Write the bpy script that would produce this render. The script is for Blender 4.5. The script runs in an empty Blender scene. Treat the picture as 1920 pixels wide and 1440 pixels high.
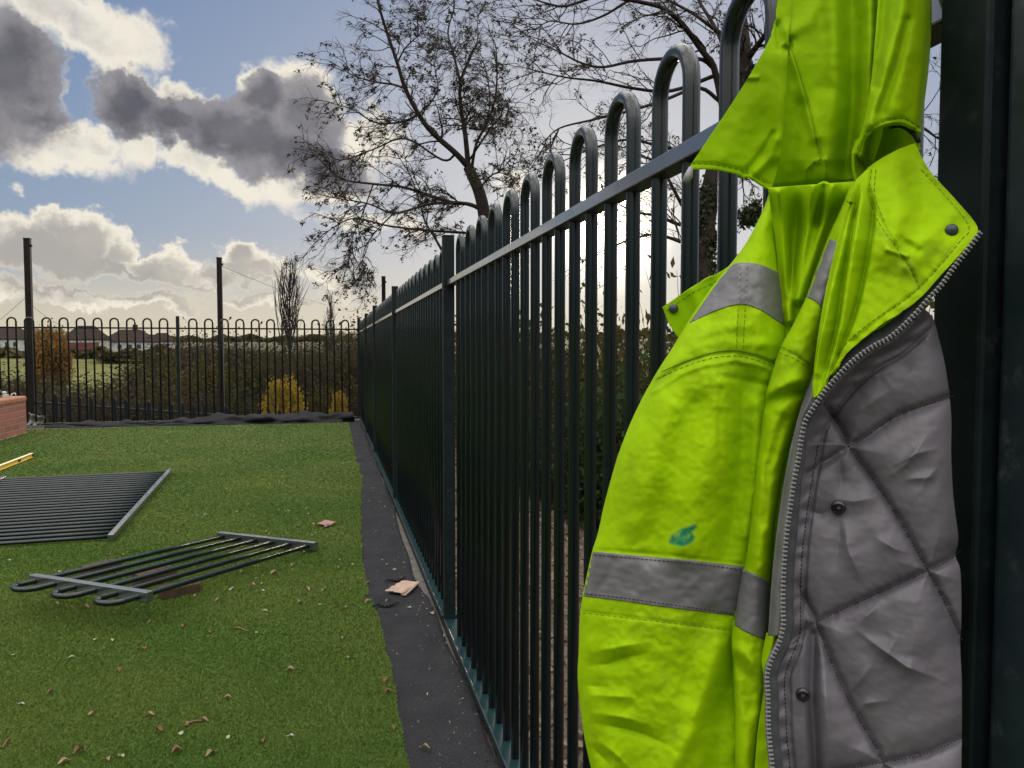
import bpy, math, random
import numpy as np
from mathutils import Vector
rnd = random.Random(11)
rng = np.random.default_rng(7)
S = bpy.context.scene
COL = S.collection
# ------------------------------------------------------------------ camera geometry (metres)
FPX = 1420.0
YAW = math.radians(13.5); PITCH = math.atan(67/1420.); EYE = 1.305
cR = np.array([math.cos(YAW), -math.sin(YAW), 0.0])
cF0 = np.array([math.sin(YAW), math.cos(YAW), 0.0])
cF = cF0*math.cos(PITCH) - np.array([0, 0, 1.0])*math.sin(PITCH)
cU = cF0*math.sin(PITCH) + np.array([0, 0, 1.0])*math.cos(PITCH)
CAM = np.array([0, 0, EYE])
def ray(x, y): return cR*(x-960)/FPX + cU*(720-y)/FPX + cF
def gp(x, y, z=0.0):
    r = ray(x, y); return CAM + r*((z-EYE)/r[2])
def at(x, y, d): return CAM + ray(x, y)*d
def atv(X, Y, D):
    X = np.asarray(X, float)[..., None]; Y = np.asarray(Y, float)[..., None]; D = np.asarray(D, float)[..., None]
    return CAM + (cR*(X-960)/FPX + cU*(720-Y)/FPX + cF)*D
SUN_AZ, SUN_EL = math.radians(20.7), math.radians(8.9)

# ------------------------------------------------------------------ object helpers
def mesh_obj(name, v, f, m, parent=None, smooth=False):
    me = bpy.data.meshes.new(name)
    me.from_pydata([tuple(map(float, p)) for p in v], [], [tuple(map(int, q)) for q in f])
    if smooth: me.polygons.foreach_set('use_smooth', [True]*len(me.polygons))
    me.update()
    o = bpy.data.objects.new(name, me); COL.objects.link(o)
    if m: me.materials.append(m)
    if parent: o.parent = parent
    return o
def fast_mesh(name, v, f, m, parent=None, smooth=False):
    v = np.asarray(v, np.float32); f = np.asarray(f, np.int32); k = f.shape[1]
    me = bpy.data.meshes.new(name)
    me.vertices.add(len(v)); me.vertices.foreach_set('co', v.ravel())
    me.loops.add(f.size); me.loops.foreach_set('vertex_index', f.ravel())
    me.polygons.add(len(f)); me.polygons.foreach_set('loop_start', np.arange(0, f.size, k, dtype=np.int32))
    me.polygons.foreach_set('loop_total', np.full(len(f), k, np.int32))
    if smooth: me.polygons.foreach_set('use_smooth', np.ones(len(f), bool))
    me.update(calc_edges=True)
    o = bpy.data.objects.new(name, me); COL.objects.link(o)
    if m: me.materials.append(m)
    if parent: o.parent = parent
    return o
def tag(o, label=None, cat=None, group=None, kind=None):
    if label: o['label'] = label
    if cat: o['category'] = cat
    if group: o['group'] = group
    if kind: o['kind'] = kind
    return o
def thing(name, label, cat, loc=(0, 0, 0), group=None):
    o = bpy.data.objects.new(name, None); COL.objects.link(o)
    o.location = tuple(map(float, loc)); o.empty_display_size = .1
    return tag(o, label, cat, group)
def local(o, pts):   # world points -> coordinates local to an unrotated empty
    return np.asarray(pts, float) - np.array(o.location)
class MB:
    def __init__(s): s.v = []; s.f = []; s.n = 0
    def add(s, v, f):
        s.v.append(np.asarray(v, float)); s.f += [tuple(i+s.n for i in q) for q in f]; s.n += len(v)
    def box(s, c, h, ax=None):
        """centre, half sizes, optional 3 axis vectors"""
        if ax is None: ax = np.eye(3)
        ax = np.asarray(ax, float); c = np.asarray(c, float)
        v = [c+sx*h[0]*ax[0]+sy*h[1]*ax[1]+sz*h[2]*ax[2] for sz in (-1, 1) for sy in (-1, 1) for sx in (-1, 1)]
        s.add(v, [(0, 2, 3, 1), (4, 5, 7, 6), (0, 1, 5, 4), (2, 6, 7, 3), (0, 4, 6, 2), (1, 3, 7, 5)])
    def tube(s, pts, r, sides=8, cap=True, up=None):
        pts = np.asarray(pts, float); n = len(pts); r = np.broadcast_to(np.asarray(r, float), (n,))
        t = np.gradient(pts, axis=0); t /= np.linalg.norm(t, axis=1)[:, None]+1e-12
        a = np.array([0, 0, 1.0]) if up is None else np.asarray(up, float)
        if abs(t[0]@a) > .95: a = np.array([1.0, 0, 0])
        V = []
        u = np.cross(t[0], a); u /= np.linalg.norm(u)
        for i in range(n):
            u = u-(u@t[i])*t[i]; u /= np.linalg.norm(u)+1e-12; w = np.cross(t[i], u)
            for k in range(sides):
                an = 2*math.pi*k/sides; V.append(pts[i]+r[i]*(math.cos(an)*u+math.sin(an)*w))
        F = [(i*sides+k, i*sides+(k+1) % sides, (i+1)*sides+(k+1) % sides, (i+1)*sides+k) for i in range(n-1) for k in range(sides)]
        if cap: F += [tuple(range(sides-1, -1, -1)), tuple((n-1)*sides+k for k in range(sides))]
        s.add(V, F)
    def build(s, name, m, parent=None, smooth=False, off=None, bevel=0, seg=2):
        V = np.concatenate(s.v)
        if off is not None: V = V-np.array(off)
        o = mesh_obj(name, V, s.f, m, parent, smooth)
        if bevel:
            b = o.modifiers.new('bevel', 'BEVEL'); b.width = bevel; b.segments = seg; b.limit_method = 'ANGLE'; b.harden_normals = False
        return o

# ------------------------------------------------------------------ materials
def mat(name, col, rough=.6, spec=.5, metal=0, var=None, vscale=8, bump=0, bscale=60, transl=0, tcol=None, coat=0, coat_ior=1.5, scuff=0):
    m = bpy.data.materials.new(name); m.use_nodes = True; nt = m.node_tree; N = nt.nodes; L = nt.links
    b = N['Principled BSDF']; b.inputs['Roughness'].default_value = rough
    b.inputs['Metallic'].default_value = metal; b.inputs['Specular IOR Level'].default_value = spec
    b.inputs['Base Color'].default_value = (*col, 1); b.inputs['Coat Weight'].default_value = coat
    b.inputs['Coat IOR'].default_value = coat_ior; b.inputs['Coat Roughness'].default_value = .12
    tc = N.new('ShaderNodeTexCoord')
    csock = None
    if var:
        n = N.new('ShaderNodeTexNoise'); n.inputs['Scale'].default_value = vscale; n.inputs['Detail'].default_value = 6
        L.new(tc.outputs['Object'], n.inputs['Vector'])
        r = N.new('ShaderNodeValToRGB'); r.color_ramp.elements[0].position = .32; r.color_ramp.elements[1].position = .68
        r.color_ramp.elements[0].color = (*col, 1); r.color_ramp.elements[1].color = (*var, 1)
        L.new(n.outputs['Fac'], r.inputs['Fac']); L.new(r.outputs['Color'], b.inputs['Base Color']); csock = r.outputs['Color']
    if scuff:   # dust, rubbed patches and fine scratches in the coating
        ns = N.new('ShaderNodeTexNoise'); ns.inputs['Scale'].default_value = 38; ns.inputs['Detail'].default_value = 9; ns.inputs['Roughness'].default_value = .68; L.new(tc.outputs['Object'], ns.inputs['Vector'])
        ms = N.new('ShaderNodeMapRange'); ms.inputs['From Min'].default_value = .58; ms.inputs['From Max'].default_value = .74; ms.inputs['To Max'].default_value = scuff; L.new(ns.outputs['Fac'], ms.inputs['Value'])
        mxs = N.new('ShaderNodeMix'); mxs.data_type = 'RGBA'; L.new(ms.outputs[0], mxs.inputs['Factor']); L.new(csock, mxs.inputs['A']); mxs.inputs['B'].default_value = (.11, .115, .11, 1); L.new(mxs.outputs['Result'], b.inputs['Base Color'])
        mrr = N.new('ShaderNodeMapRange'); mrr.inputs['From Min'].default_value = .4; mrr.inputs['From Max'].default_value = .7; mrr.inputs['To Min'].default_value = rough; mrr.inputs['To Max'].default_value = min(1, rough+.25); L.new(ns.outputs['Fac'], mrr.inputs['Value']); L.new(mrr.outputs[0], b.inputs['Roughness'])
    if bump:
        n2 = N.new('ShaderNodeTexNoise'); n2.inputs['Scale'].default_value = bscale; n2.inputs['Detail'].default_value = 5
        L.new(tc.outputs['Object'], n2.inputs['Vector'])
        bp = N.new('ShaderNodeBump'); bp.inputs['Strength'].default_value = bump; bp.inputs['Distance'].default_value = .01
        L.new(n2.outputs['Fac'], bp.inputs['Height']); L.new(bp.outputs['Normal'], b.inputs['Normal'])
    if transl:
        t = N.new('ShaderNodeBsdfTranslucent'); t.inputs['Color'].default_value = (*(tcol or col), 1)
        if csock and not tcol: L.new(csock, t.inputs['Color'])
        mx = N.new('ShaderNodeMixShader'); mx.inputs['Fac'].default_value = transl
        L.new(b.outputs[0], mx.inputs[1]); L.new(t.outputs[0], mx.inputs[2]); L.new(mx.outputs[0], N['Material Output'].inputs['Surface'])
    return m
M = {}
M['grit'] = mat('grit', (.16, .14, .11), .9, .1, var=(.3, .27, .22), vscale=40)
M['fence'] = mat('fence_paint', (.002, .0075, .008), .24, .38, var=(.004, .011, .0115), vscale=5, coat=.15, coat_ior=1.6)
M['rail'] = mat('rail_satin', (.022, .028, .028), .3, .6, metal=0, var=(.034, .04, .04), vscale=11, coat=1, coat_ior=2.3, scuff=.15)
M['bottom'] = mat('bottom_rail_paint', (.004, .022, .025), .35, .5)
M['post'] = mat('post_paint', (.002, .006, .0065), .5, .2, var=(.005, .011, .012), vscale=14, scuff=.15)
M['gate_post'] = mat('gate_post_paint', (.007, .013, .018), .36, .5, var=(.01, .018, .024), vscale=14, bump=.012, bscale=160, scuff=.3)
M['black_steel'] = mat('black_steel', (.006, .005, .005), .7, .2, var=(.013, .009, .008), vscale=4)
M['pale'] = mat('palisade_paint', (.004, .009, .011), .5, .4)
M['membrane'] = mat('membrane', (.028, .028, .032), .85, .25, var=(.042, .042, .047), vscale=6, bump=.5, bscale=160)
M['bark'] = mat('bark', (.02, .015, .012), .9, .2, var=(.036, .027, .022), vscale=9, bump=.6, bscale=40)
M['twig'] = mat('twig', (.03, .022, .018), .85, .2)
M['tree_leaf'] = mat('tree_leaf', (.03, .032, .014), .7, .3, var=(.05, .04, .018), vscale=3, transl=.3)
M['ivy'] = mat('ivy', (.018, .03, .01), .5, .4, var=(.035, .05, .016), vscale=5, transl=.2)
M['brown_leaf'] = mat('brown_leaf', (.06, .042, .02), .8, .04, var=(.035, .035, .014), vscale=1.2, transl=.35)
M['olive_leaf'] = mat('olive_leaf', (.045, .05, .016), .7, .04, var=(.085, .07, .02), vscale=1.4, transl=.4)
M['green_leaf'] = mat('green_leaf', (.022, .045, .014), .7, .04, var=(.04, .06, .018), vscale=2, transl=.3)
M['yellow_leaf'] = mat('yellow_leaf', (.42, .26, .03), .8, .1, var=(.17, .15, .03), vscale=2.2, transl=.45)
M['orange_leaf'] = mat('orange_leaf', (.3, .16, .05), .8, .1, var=(.16, .1, .035), vscale=1.5, transl=.45)
M['far_leaf'] = mat('far_leaf', (.05, .045, .022), .9, .1, var=(.085, .07, .03), vscale=.2)
M['white_wall'] = mat('white_wall', (.3, .3, .295), .8, .2, var=(.5, .5, .48), vscale=1)
M['roof'] = mat('roof_tiles', (.028, .02, .017), .9, .1, var=(.04, .027, .022), vscale=1.2, bump=.4, bscale=6)
M['glass'] = mat('window_glass', (.03, .035, .04), .1, .6)
M['red_fence'] = mat('red_boards', (.16, .05, .045), .8, .2, var=(.11, .045, .04), vscale=.8)
M['timber'] = mat('timber', (.085, .055, .035), .85, .2, var=(.05, .034, .024), vscale=12, bump=.3, bscale=60)
M['tool_black'] = mat('tool_black', (.012, .012, .013), .4, .5)
M['tool_white'] = mat('tool_white', (.45, .45, .44), .35, .5)
M['tool_tan'] = mat('tool_tan', (.5, .3, .14), .6, .4)
M['level_yellow'] = mat('level_yellow', (.75, .48, .02), .35, .5, var=(.68, .42, .02), vscale=20)
M['level_light'] = mat('level_light', (.8, .72, .45), .35, .5)
M['card'] = mat('cardboard', (.42, .31, .24), .85, .2, var=(.34, .24, .18), vscale=30, bump=.2, bscale=120)
M['pinkcard'] = mat('pink_board', (.32, .19, .17), .85, .2, var=(.25, .15, .13), vscale=30)
M['leaf_tan'] = mat('leaf_tan', (.3, .22, .13), .7, .3, var=(.2, .13, .075), vscale=60, transl=.15)
M['leaf_brown'] = mat('leaf_brown', (.2, .11, .055), .75, .3, var=(.12, .07, .04), vscale=60, transl=.1)
M['leaf_pale'] = mat('leaf_pale', (.34, .34, .25), .7, .3, var=(.25, .26, .18), vscale=60, transl=.15)
M['concrete'] = mat('concrete', (.13, .12, .11), .9, .2, var=(.08, .075, .07), vscale=14, bump=.4, bscale=80)
M['plastic_sheet'] = mat('plastic_sheet', (.2, .2, .17), .5, .4, var=(.12, .125, .11), vscale=8)
M['snap'] = mat('snap_stud', (.035, .045, .05), .4, .5, metal=.3)
M['snap_black'] = mat('snap_black', (.01, .01, .012), .25, .6)
M['tape'] = mat('reflective_tape', (.105, .102, .11), .5, .5, var=(.165, .16, .167), vscale=25, bump=.03, bscale=400)
M['zip_tape'] = mat('zip_tape', (.06, .062, .068), .85, .2, bump=.3, bscale=900)
M['zip_tooth'] = mat('zip_tooth', (.2, .2, .195), .4, .5)
M['thread'] = mat('thread', (.15, .25, .01), .9, .1)
M['thread_grey'] = mat('thread_grey', (.035, .033, .036), .9, .1)
M['thread_light'] = mat('thread_light', (.26, .26, .25), .9, .1)

def nodes_of(m): return m.node_tree.nodes, m.node_tree.links
# hi-vis cloth: weave + soft crumple bump, dirt/paint from point attributes, some light passes through
def hivis(name, thru):
    m = bpy.data.materials.new(name); m.use_nodes = True; N, L = nodes_of(m); b = N['Principled BSDF']
    b.inputs['Roughness'].default_value = .75; b.inputs['Specular IOR Level'].default_value = .12
    tc = N.new('ShaderNodeTexCoord')
    n = N.new('ShaderNodeTexNoise'); n.inputs['Scale'].default_value = 13; n.inputs['Detail'].default_value = 7; L.new(tc.outputs['Object'], n.inputs['Vector'])
    r = N.new('ShaderNodeValToRGB'); e = r.color_ramp.elements; e[0].position = .3; e[1].position = .62
    e[0].color = (.3, .5, .001, 1); e[1].color = (.38, .62, .001, 1); L.new(n.outputs['Fac'], r.inputs['Fac'])
    def attr(nm):
        a = N.new('ShaderNodeAttribute'); a.attribute_name = nm; return a.outputs['Fac']
    def mix(fac, c1, col):
        x = N.new('ShaderNodeMix'); x.data_type = 'RGBA'; L.new(fac, x.inputs['Factor']); L.new(c1, x.inputs['A']); x.inputs['B'].default_value = (*col, 1); return x.outputs['Result']
    nd = N.new('ShaderNodeTexNoise'); nd.inputs['Scale'].default_value = 70; nd.inputs['Detail'].default_value = 8; nd.inputs['Roughness'].default_value = .7; L.new(tc.outputs['Object'], nd.inputs['Vector'])
    mr = N.new('ShaderNodeMapRange'); mr.inputs['From Min'].default_value = .38; mr.inputs['From Max'].default_value = .66; mr.inputs['To Max'].default_value = .65; L.new(nd.outputs['Fac'], mr.inputs['Value'])
    def mul(a, c):
        x = N.new('ShaderNodeMath'); x.operation = 'MULTIPLY'; L.new(a, x.inputs[0]); L.new(c, x.inputs[1]); return x.outputs[0]
    c = mix(mul(attr('dirt_tone'), mr.outputs[0]), r.outputs['Color'], (.06, .09, .02))
    mr2 = N.new('ShaderNodeMapRange'); mr2.inputs['From Min'].default_value = .28; mr2.inputs['From Max'].default_value = .5; mr2.inputs['To Min'].default_value = .25; L.new(nd.outputs['Fac'], mr2.inputs['Value'])
    c = mix(mul(attr('paint'), mr2.outputs[0]), c, (.015, .2, .1))
    L.new(c, b.inputs['Base Color'])
    w1 = N.new('ShaderNodeTexNoise'); w1.inputs['Scale'].default_value = 26; w1.inputs['Detail'].default_value = 7; L.new(tc.outputs['Object'], w1.inputs['Vector'])
    w2 = N.new('ShaderNodeTexNoise'); w2.inputs['Scale'].default_value = 900; w2.inputs['Detail'].default_value = 2; L.new(tc.outputs['Object'], w2.inputs['Vector'])
    b1 = N.new('ShaderNodeBump'); b1.inputs['Strength'].default_value = .5; b1.inputs['Distance'].default_value = .006; L.new(w1.outputs['Fac'], b1.inputs['Height'])
    b2 = N.new('ShaderNodeBump'); b2.inputs['Strength'].default_value = .18; b2.inputs['Distance'].default_value = .0008; L.new(w2.outputs['Fac'], b2.inputs['Height']); L.new(b1.outputs[0], b2.inputs['Normal'])
    L.new(b2.outputs[0], b.inputs['Normal'])
    t = N.new('ShaderNodeBsdfTranslucent'); L.new(c, t.inputs['Color']); L.new(b2.outputs[0], t.inputs['Normal'])
    mx = N.new('ShaderNodeMixShader'); mx.inputs['Fac'].default_value = thru
    L.new(b.outputs[0], mx.inputs[1]); L.new(t.outputs[0], mx.inputs[2]); L.new(mx.outputs[0], N['Material Output'].inputs['Surface'])
    return m
M['hivis'] = hivis('hi_vis_cloth', .26)
M['hivis_thin'] = hivis('hi_vis_cloth_single', .42)
def lining_mat():
    m = bpy.data.materials.new('quilted_lining'); m.use_nodes = True; N, L = nodes_of(m); b = N['Principled BSDF']
    b.inputs['Roughness'].default_value = .5; b.inputs['Specular IOR Level'].default_value = .4
    tc = N.new('ShaderNodeTexCoord')
    n = N.new('ShaderNodeTexNoise'); n.inputs['Scale'].default_value = 9; n.inputs['Detail'].default_value = 6; L.new(tc.outputs['Object'], n.inputs['Vector'])
    r = N.new('ShaderNodeValToRGB'); e = r.color_ramp.elements; e[0].position = .3; e[1].position = .7
    e[0].color = (.1, .093, .106, 1); e[1].color = (.16, .148, .167, 1); L.new(n.outputs['Fac'], r.inputs['Fac']); L.new(r.outputs['Color'], b.inputs['Base Color'])
    mp = N.new('ShaderNodeMapping'); mp.inputs['Scale'].default_value = (1.6, 1.6, .7); mp.inputs['Rotation'].default_value = (.5, .6, .3); L.new(tc.outputs['Object'], mp.inputs['Vector'])
    w1 = N.new('ShaderNodeTexNoise'); w1.inputs['Scale'].default_value = 18; w1.inputs['Detail'].default_value = 3; w1.inputs['Distortion'].default_value = 1.1; L.new(mp.outputs[0], w1.inputs['Vector'])
    w1.noise_type = 'RIDGED_MULTIFRACTAL'
    b1 = N.new('ShaderNodeBump'); b1.inputs['Strength'].default_value = .13; b1.inputs['Distance'].default_value = .004; L.new(w1.outputs['Fac'], b1.inputs['Height'])
    w2 = N.new('ShaderNodeTexNoise'); w2.inputs['Scale'].default_value = 1400; L.new(tc.outputs['Object'], w2.inputs['Vector'])
    b2 = N.new('ShaderNodeBump'); b2.inputs['Strength'].default_value = .1; b2.inputs['Distance'].default_value = .0005; L.new(w2.outputs['Fac'], b2.inputs['Height']); L.new(b1.outputs[0], b2.inputs['Normal'])
    L.new(b2.outputs[0], b.inputs['Normal'])
    return m
M['lining'] = lining_mat()
def turf_mat(name, base, var, bump):
    m = mat(name, base, .75, .25, var=var, vscale=1.3)
    N, L = nodes_of(m); b = N['Principled BSDF']; tc = N.new('ShaderNodeTexCoord')
    n = N.new('ShaderNodeTexNoise'); n.inputs['Scale'].default_value = 140; n.inputs['Detail'].default_value = 4; L.new(tc.outputs['Object'], n.inputs['Vector'])
    bp = N.new('ShaderNodeBump'); bp.inputs['Strength'].default_value = bump; bp.inputs['Distance'].default_value = .012; L.new(n.outputs['Fac'], bp.inputs['Height']); L.new(bp.outputs[0], b.inputs['Normal'])
    # random darker and brighter speckle in the backing colour
    n2 = N.new('ShaderNodeTexNoise'); n2.inputs['Scale'].default_value = 90; n2.inputs['Detail'].default_value = 3; L.new(tc.outputs['Object'], n2.inputs['Vector'])
    src = b.inputs['Base Color'].links[0].from_socket
    hs = N.new('ShaderNodeHueSaturation'); mr = N.new('ShaderNodeMapRange'); mr.inputs['From Min'].default_value = .35; mr.inputs['From Max'].default_value = .65
    mr.inputs['To Min'].default_value = .65; mr.inputs['To Max'].default_value = 1.3; L.new(n2.outputs['Fac'], mr.inputs['Value']); L.new(mr.outputs[0], hs.inputs['Value']); L.new(src, hs.inputs['Color']); L.new(hs.outputs[0], b.inputs['Base Color'])
    return m
M['turf'] = turf_mat('turf_backing', (.05, .085, .018), (.07, .09, .02), .9)
M['blade'] = mat('turf_blade', (.068, .135, .02), .7, .2, var=(.13, .178, .034), vscale=.9, transl=.25)
def membrane_mat():
    m = M['membrane']; N, L = nodes_of(m); b = N['Principled BSDF']; tc = N.new('ShaderNodeTexCoord')
    w = N.new('ShaderNodeTexWave'); w.bands_direction = 'Y'; w.inputs['Scale'].default_value = 42; w.inputs['Distortion'].default_value = 1.6; w.inputs['Detail'].default_value = 2; w.inputs['Detail Scale'].default_value = 3
    L.new(tc.outputs['Object'], w.inputs['Vector'])
    w2 = N.new('ShaderNodeTexWave'); w2.bands_direction = 'X'; w2.inputs['Scale'].default_value = 60; w2.inputs['Distortion'].default_value = 1.0; L.new(tc.outputs['Object'], w2.inputs['Vector'])
    ad = N.new('ShaderNodeMath'); ad.operation = 'MULTIPLY_ADD'; L.new(w2.outputs['Fac'], ad.inputs[0]); ad.inputs[1].default_value = .4; L.new(w.outputs['Fac'], ad.inputs[2])
    old = b.inputs['Normal'].links[0].from_node
    bp = N.new('ShaderNodeBump'); bp.inputs['Strength'].default_value = 1.0; bp.inputs['Distance'].default_value = .007; L.new(ad.outputs[0], bp.inputs['Height']); L.new(old.outputs[0], bp.inputs['Normal']); L.new(bp.outputs[0], b.inputs['Normal'])
    src = b.inputs['Base Color'].links[0].from_socket; hs = N.new('ShaderNodeHueSaturation'); mr = N.new('ShaderNodeMapRange'); mr.inputs['From Max'].default_value = 1.4; mr.inputs['To Min'].default_value = .55; mr.inputs['To Max'].default_value = 1.6
    L.new(ad.outputs[0], mr.inputs['Value']); L.new(mr.outputs[0], hs.inputs['Value']); L.new(src, hs.inputs['Color']); L.new(hs.outputs[0], b.inputs['Base Color'])
membrane_mat()
def ground_mat():
    m = bpy.data.materials.new('ground'); m.use_nodes = True; N, L = nodes_of(m); b = N['Principled BSDF']
    b.inputs['Roughness'].default_value = .95; b.inputs['Specular IOR Level'].default_value = .1
    tc = N.new('ShaderNodeTexCoord')
    def noise(s, d=6):
        n = N.new('ShaderNodeTexNoise'); n.inputs['Scale'].default_value = s; n.inputs['Detail'].default_value = d; L.new(tc.outputs['Object'], n.inputs['Vector']); return n
    def ramp(fac, a, c, p0=.35, p1=.65):
        r = N.new('ShaderNodeValToRGB'); e = r.color_ramp.elements; e[0].position = p0; e[1].position = p1; e[0].color = (*a, 1); e[1].color = (*c, 1); L.new(fac, r.inputs['Fac']); return r.outputs['Color']
    litter = ramp(noise(30, 8).outputs['Fac'], (.05, .038, .03), (.14, .115, .09))
    field = ramp(noise(.5, 10).outputs['Fac'], (.07, .075, .025), (.16, .15, .05))
    far = ramp(noise(.02, 8).outputs['Fac'], (.06, .06, .035), (.11, .1, .06))
    sp = N.new('ShaderNodeSeparateXYZ'); L.new(tc.outputs['Object'], sp.inputs[0])
    def step(a, c):
        x = N.new('ShaderNodeMapRange'); x.inputs['From Min'].default_value = a; x.inputs['From Max'].default_value = c; L.new(sp.outputs['Y'], x.inputs['Value']); return x.outputs[0]
    def mix(f, a, c):
        x = N.new('ShaderNodeMix'); x.data_type = 'RGBA'; L.new(f, x.inputs['Factor']); L.new(a, x.inputs['A']); L.new(c, x.inputs['B']); return x.outputs['Result']
    c = mix(step(55, 75), litter, field); c = mix(step(190, 240), c, far); L.new(c, b.inputs['Base Color'])
    bp = N.new('ShaderNodeBump'); bp.inputs['Strength'].default_value = .8; bp.inputs['Distance'].default_value = .02; L.new(noise(55, 6).outputs['Fac'], bp.inputs['Height']); L.new(bp.outputs[0], b.inputs['Normal'])
    return m
M['ground'] = ground_mat()
def brick_mat():
    m = bpy.data.materials.new('red_brick'); m.use_nodes = True; N, L = nodes_of(m); b = N['Principled BSDF']; b.inputs['Roughness'].default_value = .85
    tc = N.new('ShaderNodeTexCoord'); sp = N.new('ShaderNodeSeparateXYZ'); L.new(tc.outputs['Object'], sp.inputs[0])
    ad = N.new('ShaderNodeMath'); L.new(sp.outputs['X'], ad.inputs[0]); L.new(sp.outputs['Y'], ad.inputs[1])
    cb = N.new('ShaderNodeCombineXYZ'); L.new(ad.outputs[0], cb.inputs['X']); L.new(sp.outputs['Z'], cb.inputs['Y'])
    br = N.new('ShaderNodeTexBrick'); br.inputs['Scale'].default_value = 1; br.inputs['Brick Width'].default_value = .27; br.inputs['Row Height'].default_value = .09
    br.inputs['Mortar Size'].default_value = .008; br.inputs['Mortar Smooth'].default_value = .2; br.inputs['Color1'].default_value = (.3, .1, .065, 1); br.inputs['Color2'].default_value = (.22, .075, .05, 1); br.inputs['Mortar'].default_value = (.27, .18, .13, 1)
    L.new(cb.outputs[0], br.inputs['Vector']); L.new(br.outputs['Color'], b.inputs['Base Color'])
    bp = N.new('ShaderNodeBump'); bp.invert = True; bp.inputs['Strength'].default_value = .7; bp.inputs['Distance'].default_value = .006; L.new(br.outputs['Fac'], bp.inputs['Height']); L.new(bp.outputs[0], b.inputs['Normal'])
    return m
M['brick'] = brick_mat()
M['coping'] = mat('coping_brick', (.4, .19, .12), .85, .2, var=(.3, .13, .085), vscale=7, bump=.3, bscale=60)
M['mortar'] = mat('mortar', (.34, .26, .2), .9, .1)

# ------------------------------------------------------------------ camera, sun, sky
cd = bpy.data.cameras.new('camera'); co = bpy.data.objects.new('camera', cd); COL.objects.link(co); S.camera = co
cd.sensor_fit = 'HORIZONTAL'; cd.sensor_width = 36; cd.lens = FPX/1920*36; cd.clip_start = .02; cd.clip_end = 6000
co.location = CAM; co.rotation_euler = (math.pi/2-PITCH, 0, -YAW)
sd = Vector((math.sin(SUN_AZ)*math.cos(SUN_EL), math.cos(SUN_AZ)*math.cos(SUN_EL), math.sin(SUN_EL)))
ld = bpy.data.lights.new('sun', 'SUN'); ld.energy = 1.0; ld.angle = math.radians(10); ld.color = (1, .86, .68)
lo = bpy.data.objects.new('sun', ld); COL.objects.link(lo); lo.rotation_euler = sd.to_track_quat('Z', 'Y').to_euler()
S.cycles.max_bounces = 5; S.cycles.diffuse_bounces = 3; S.cycles.glossy_bounces = 2; S.cycles.transmission_bounces = 3; S.cycles.caustics_reflective = False
S.view_settings.view_transform = 'Standard'; S.view_settings.look = 'None'; S.view_settings.exposure = 0; S.view_settings.gamma = 1; S.view_settings.use_curve_mapping = False

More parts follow.
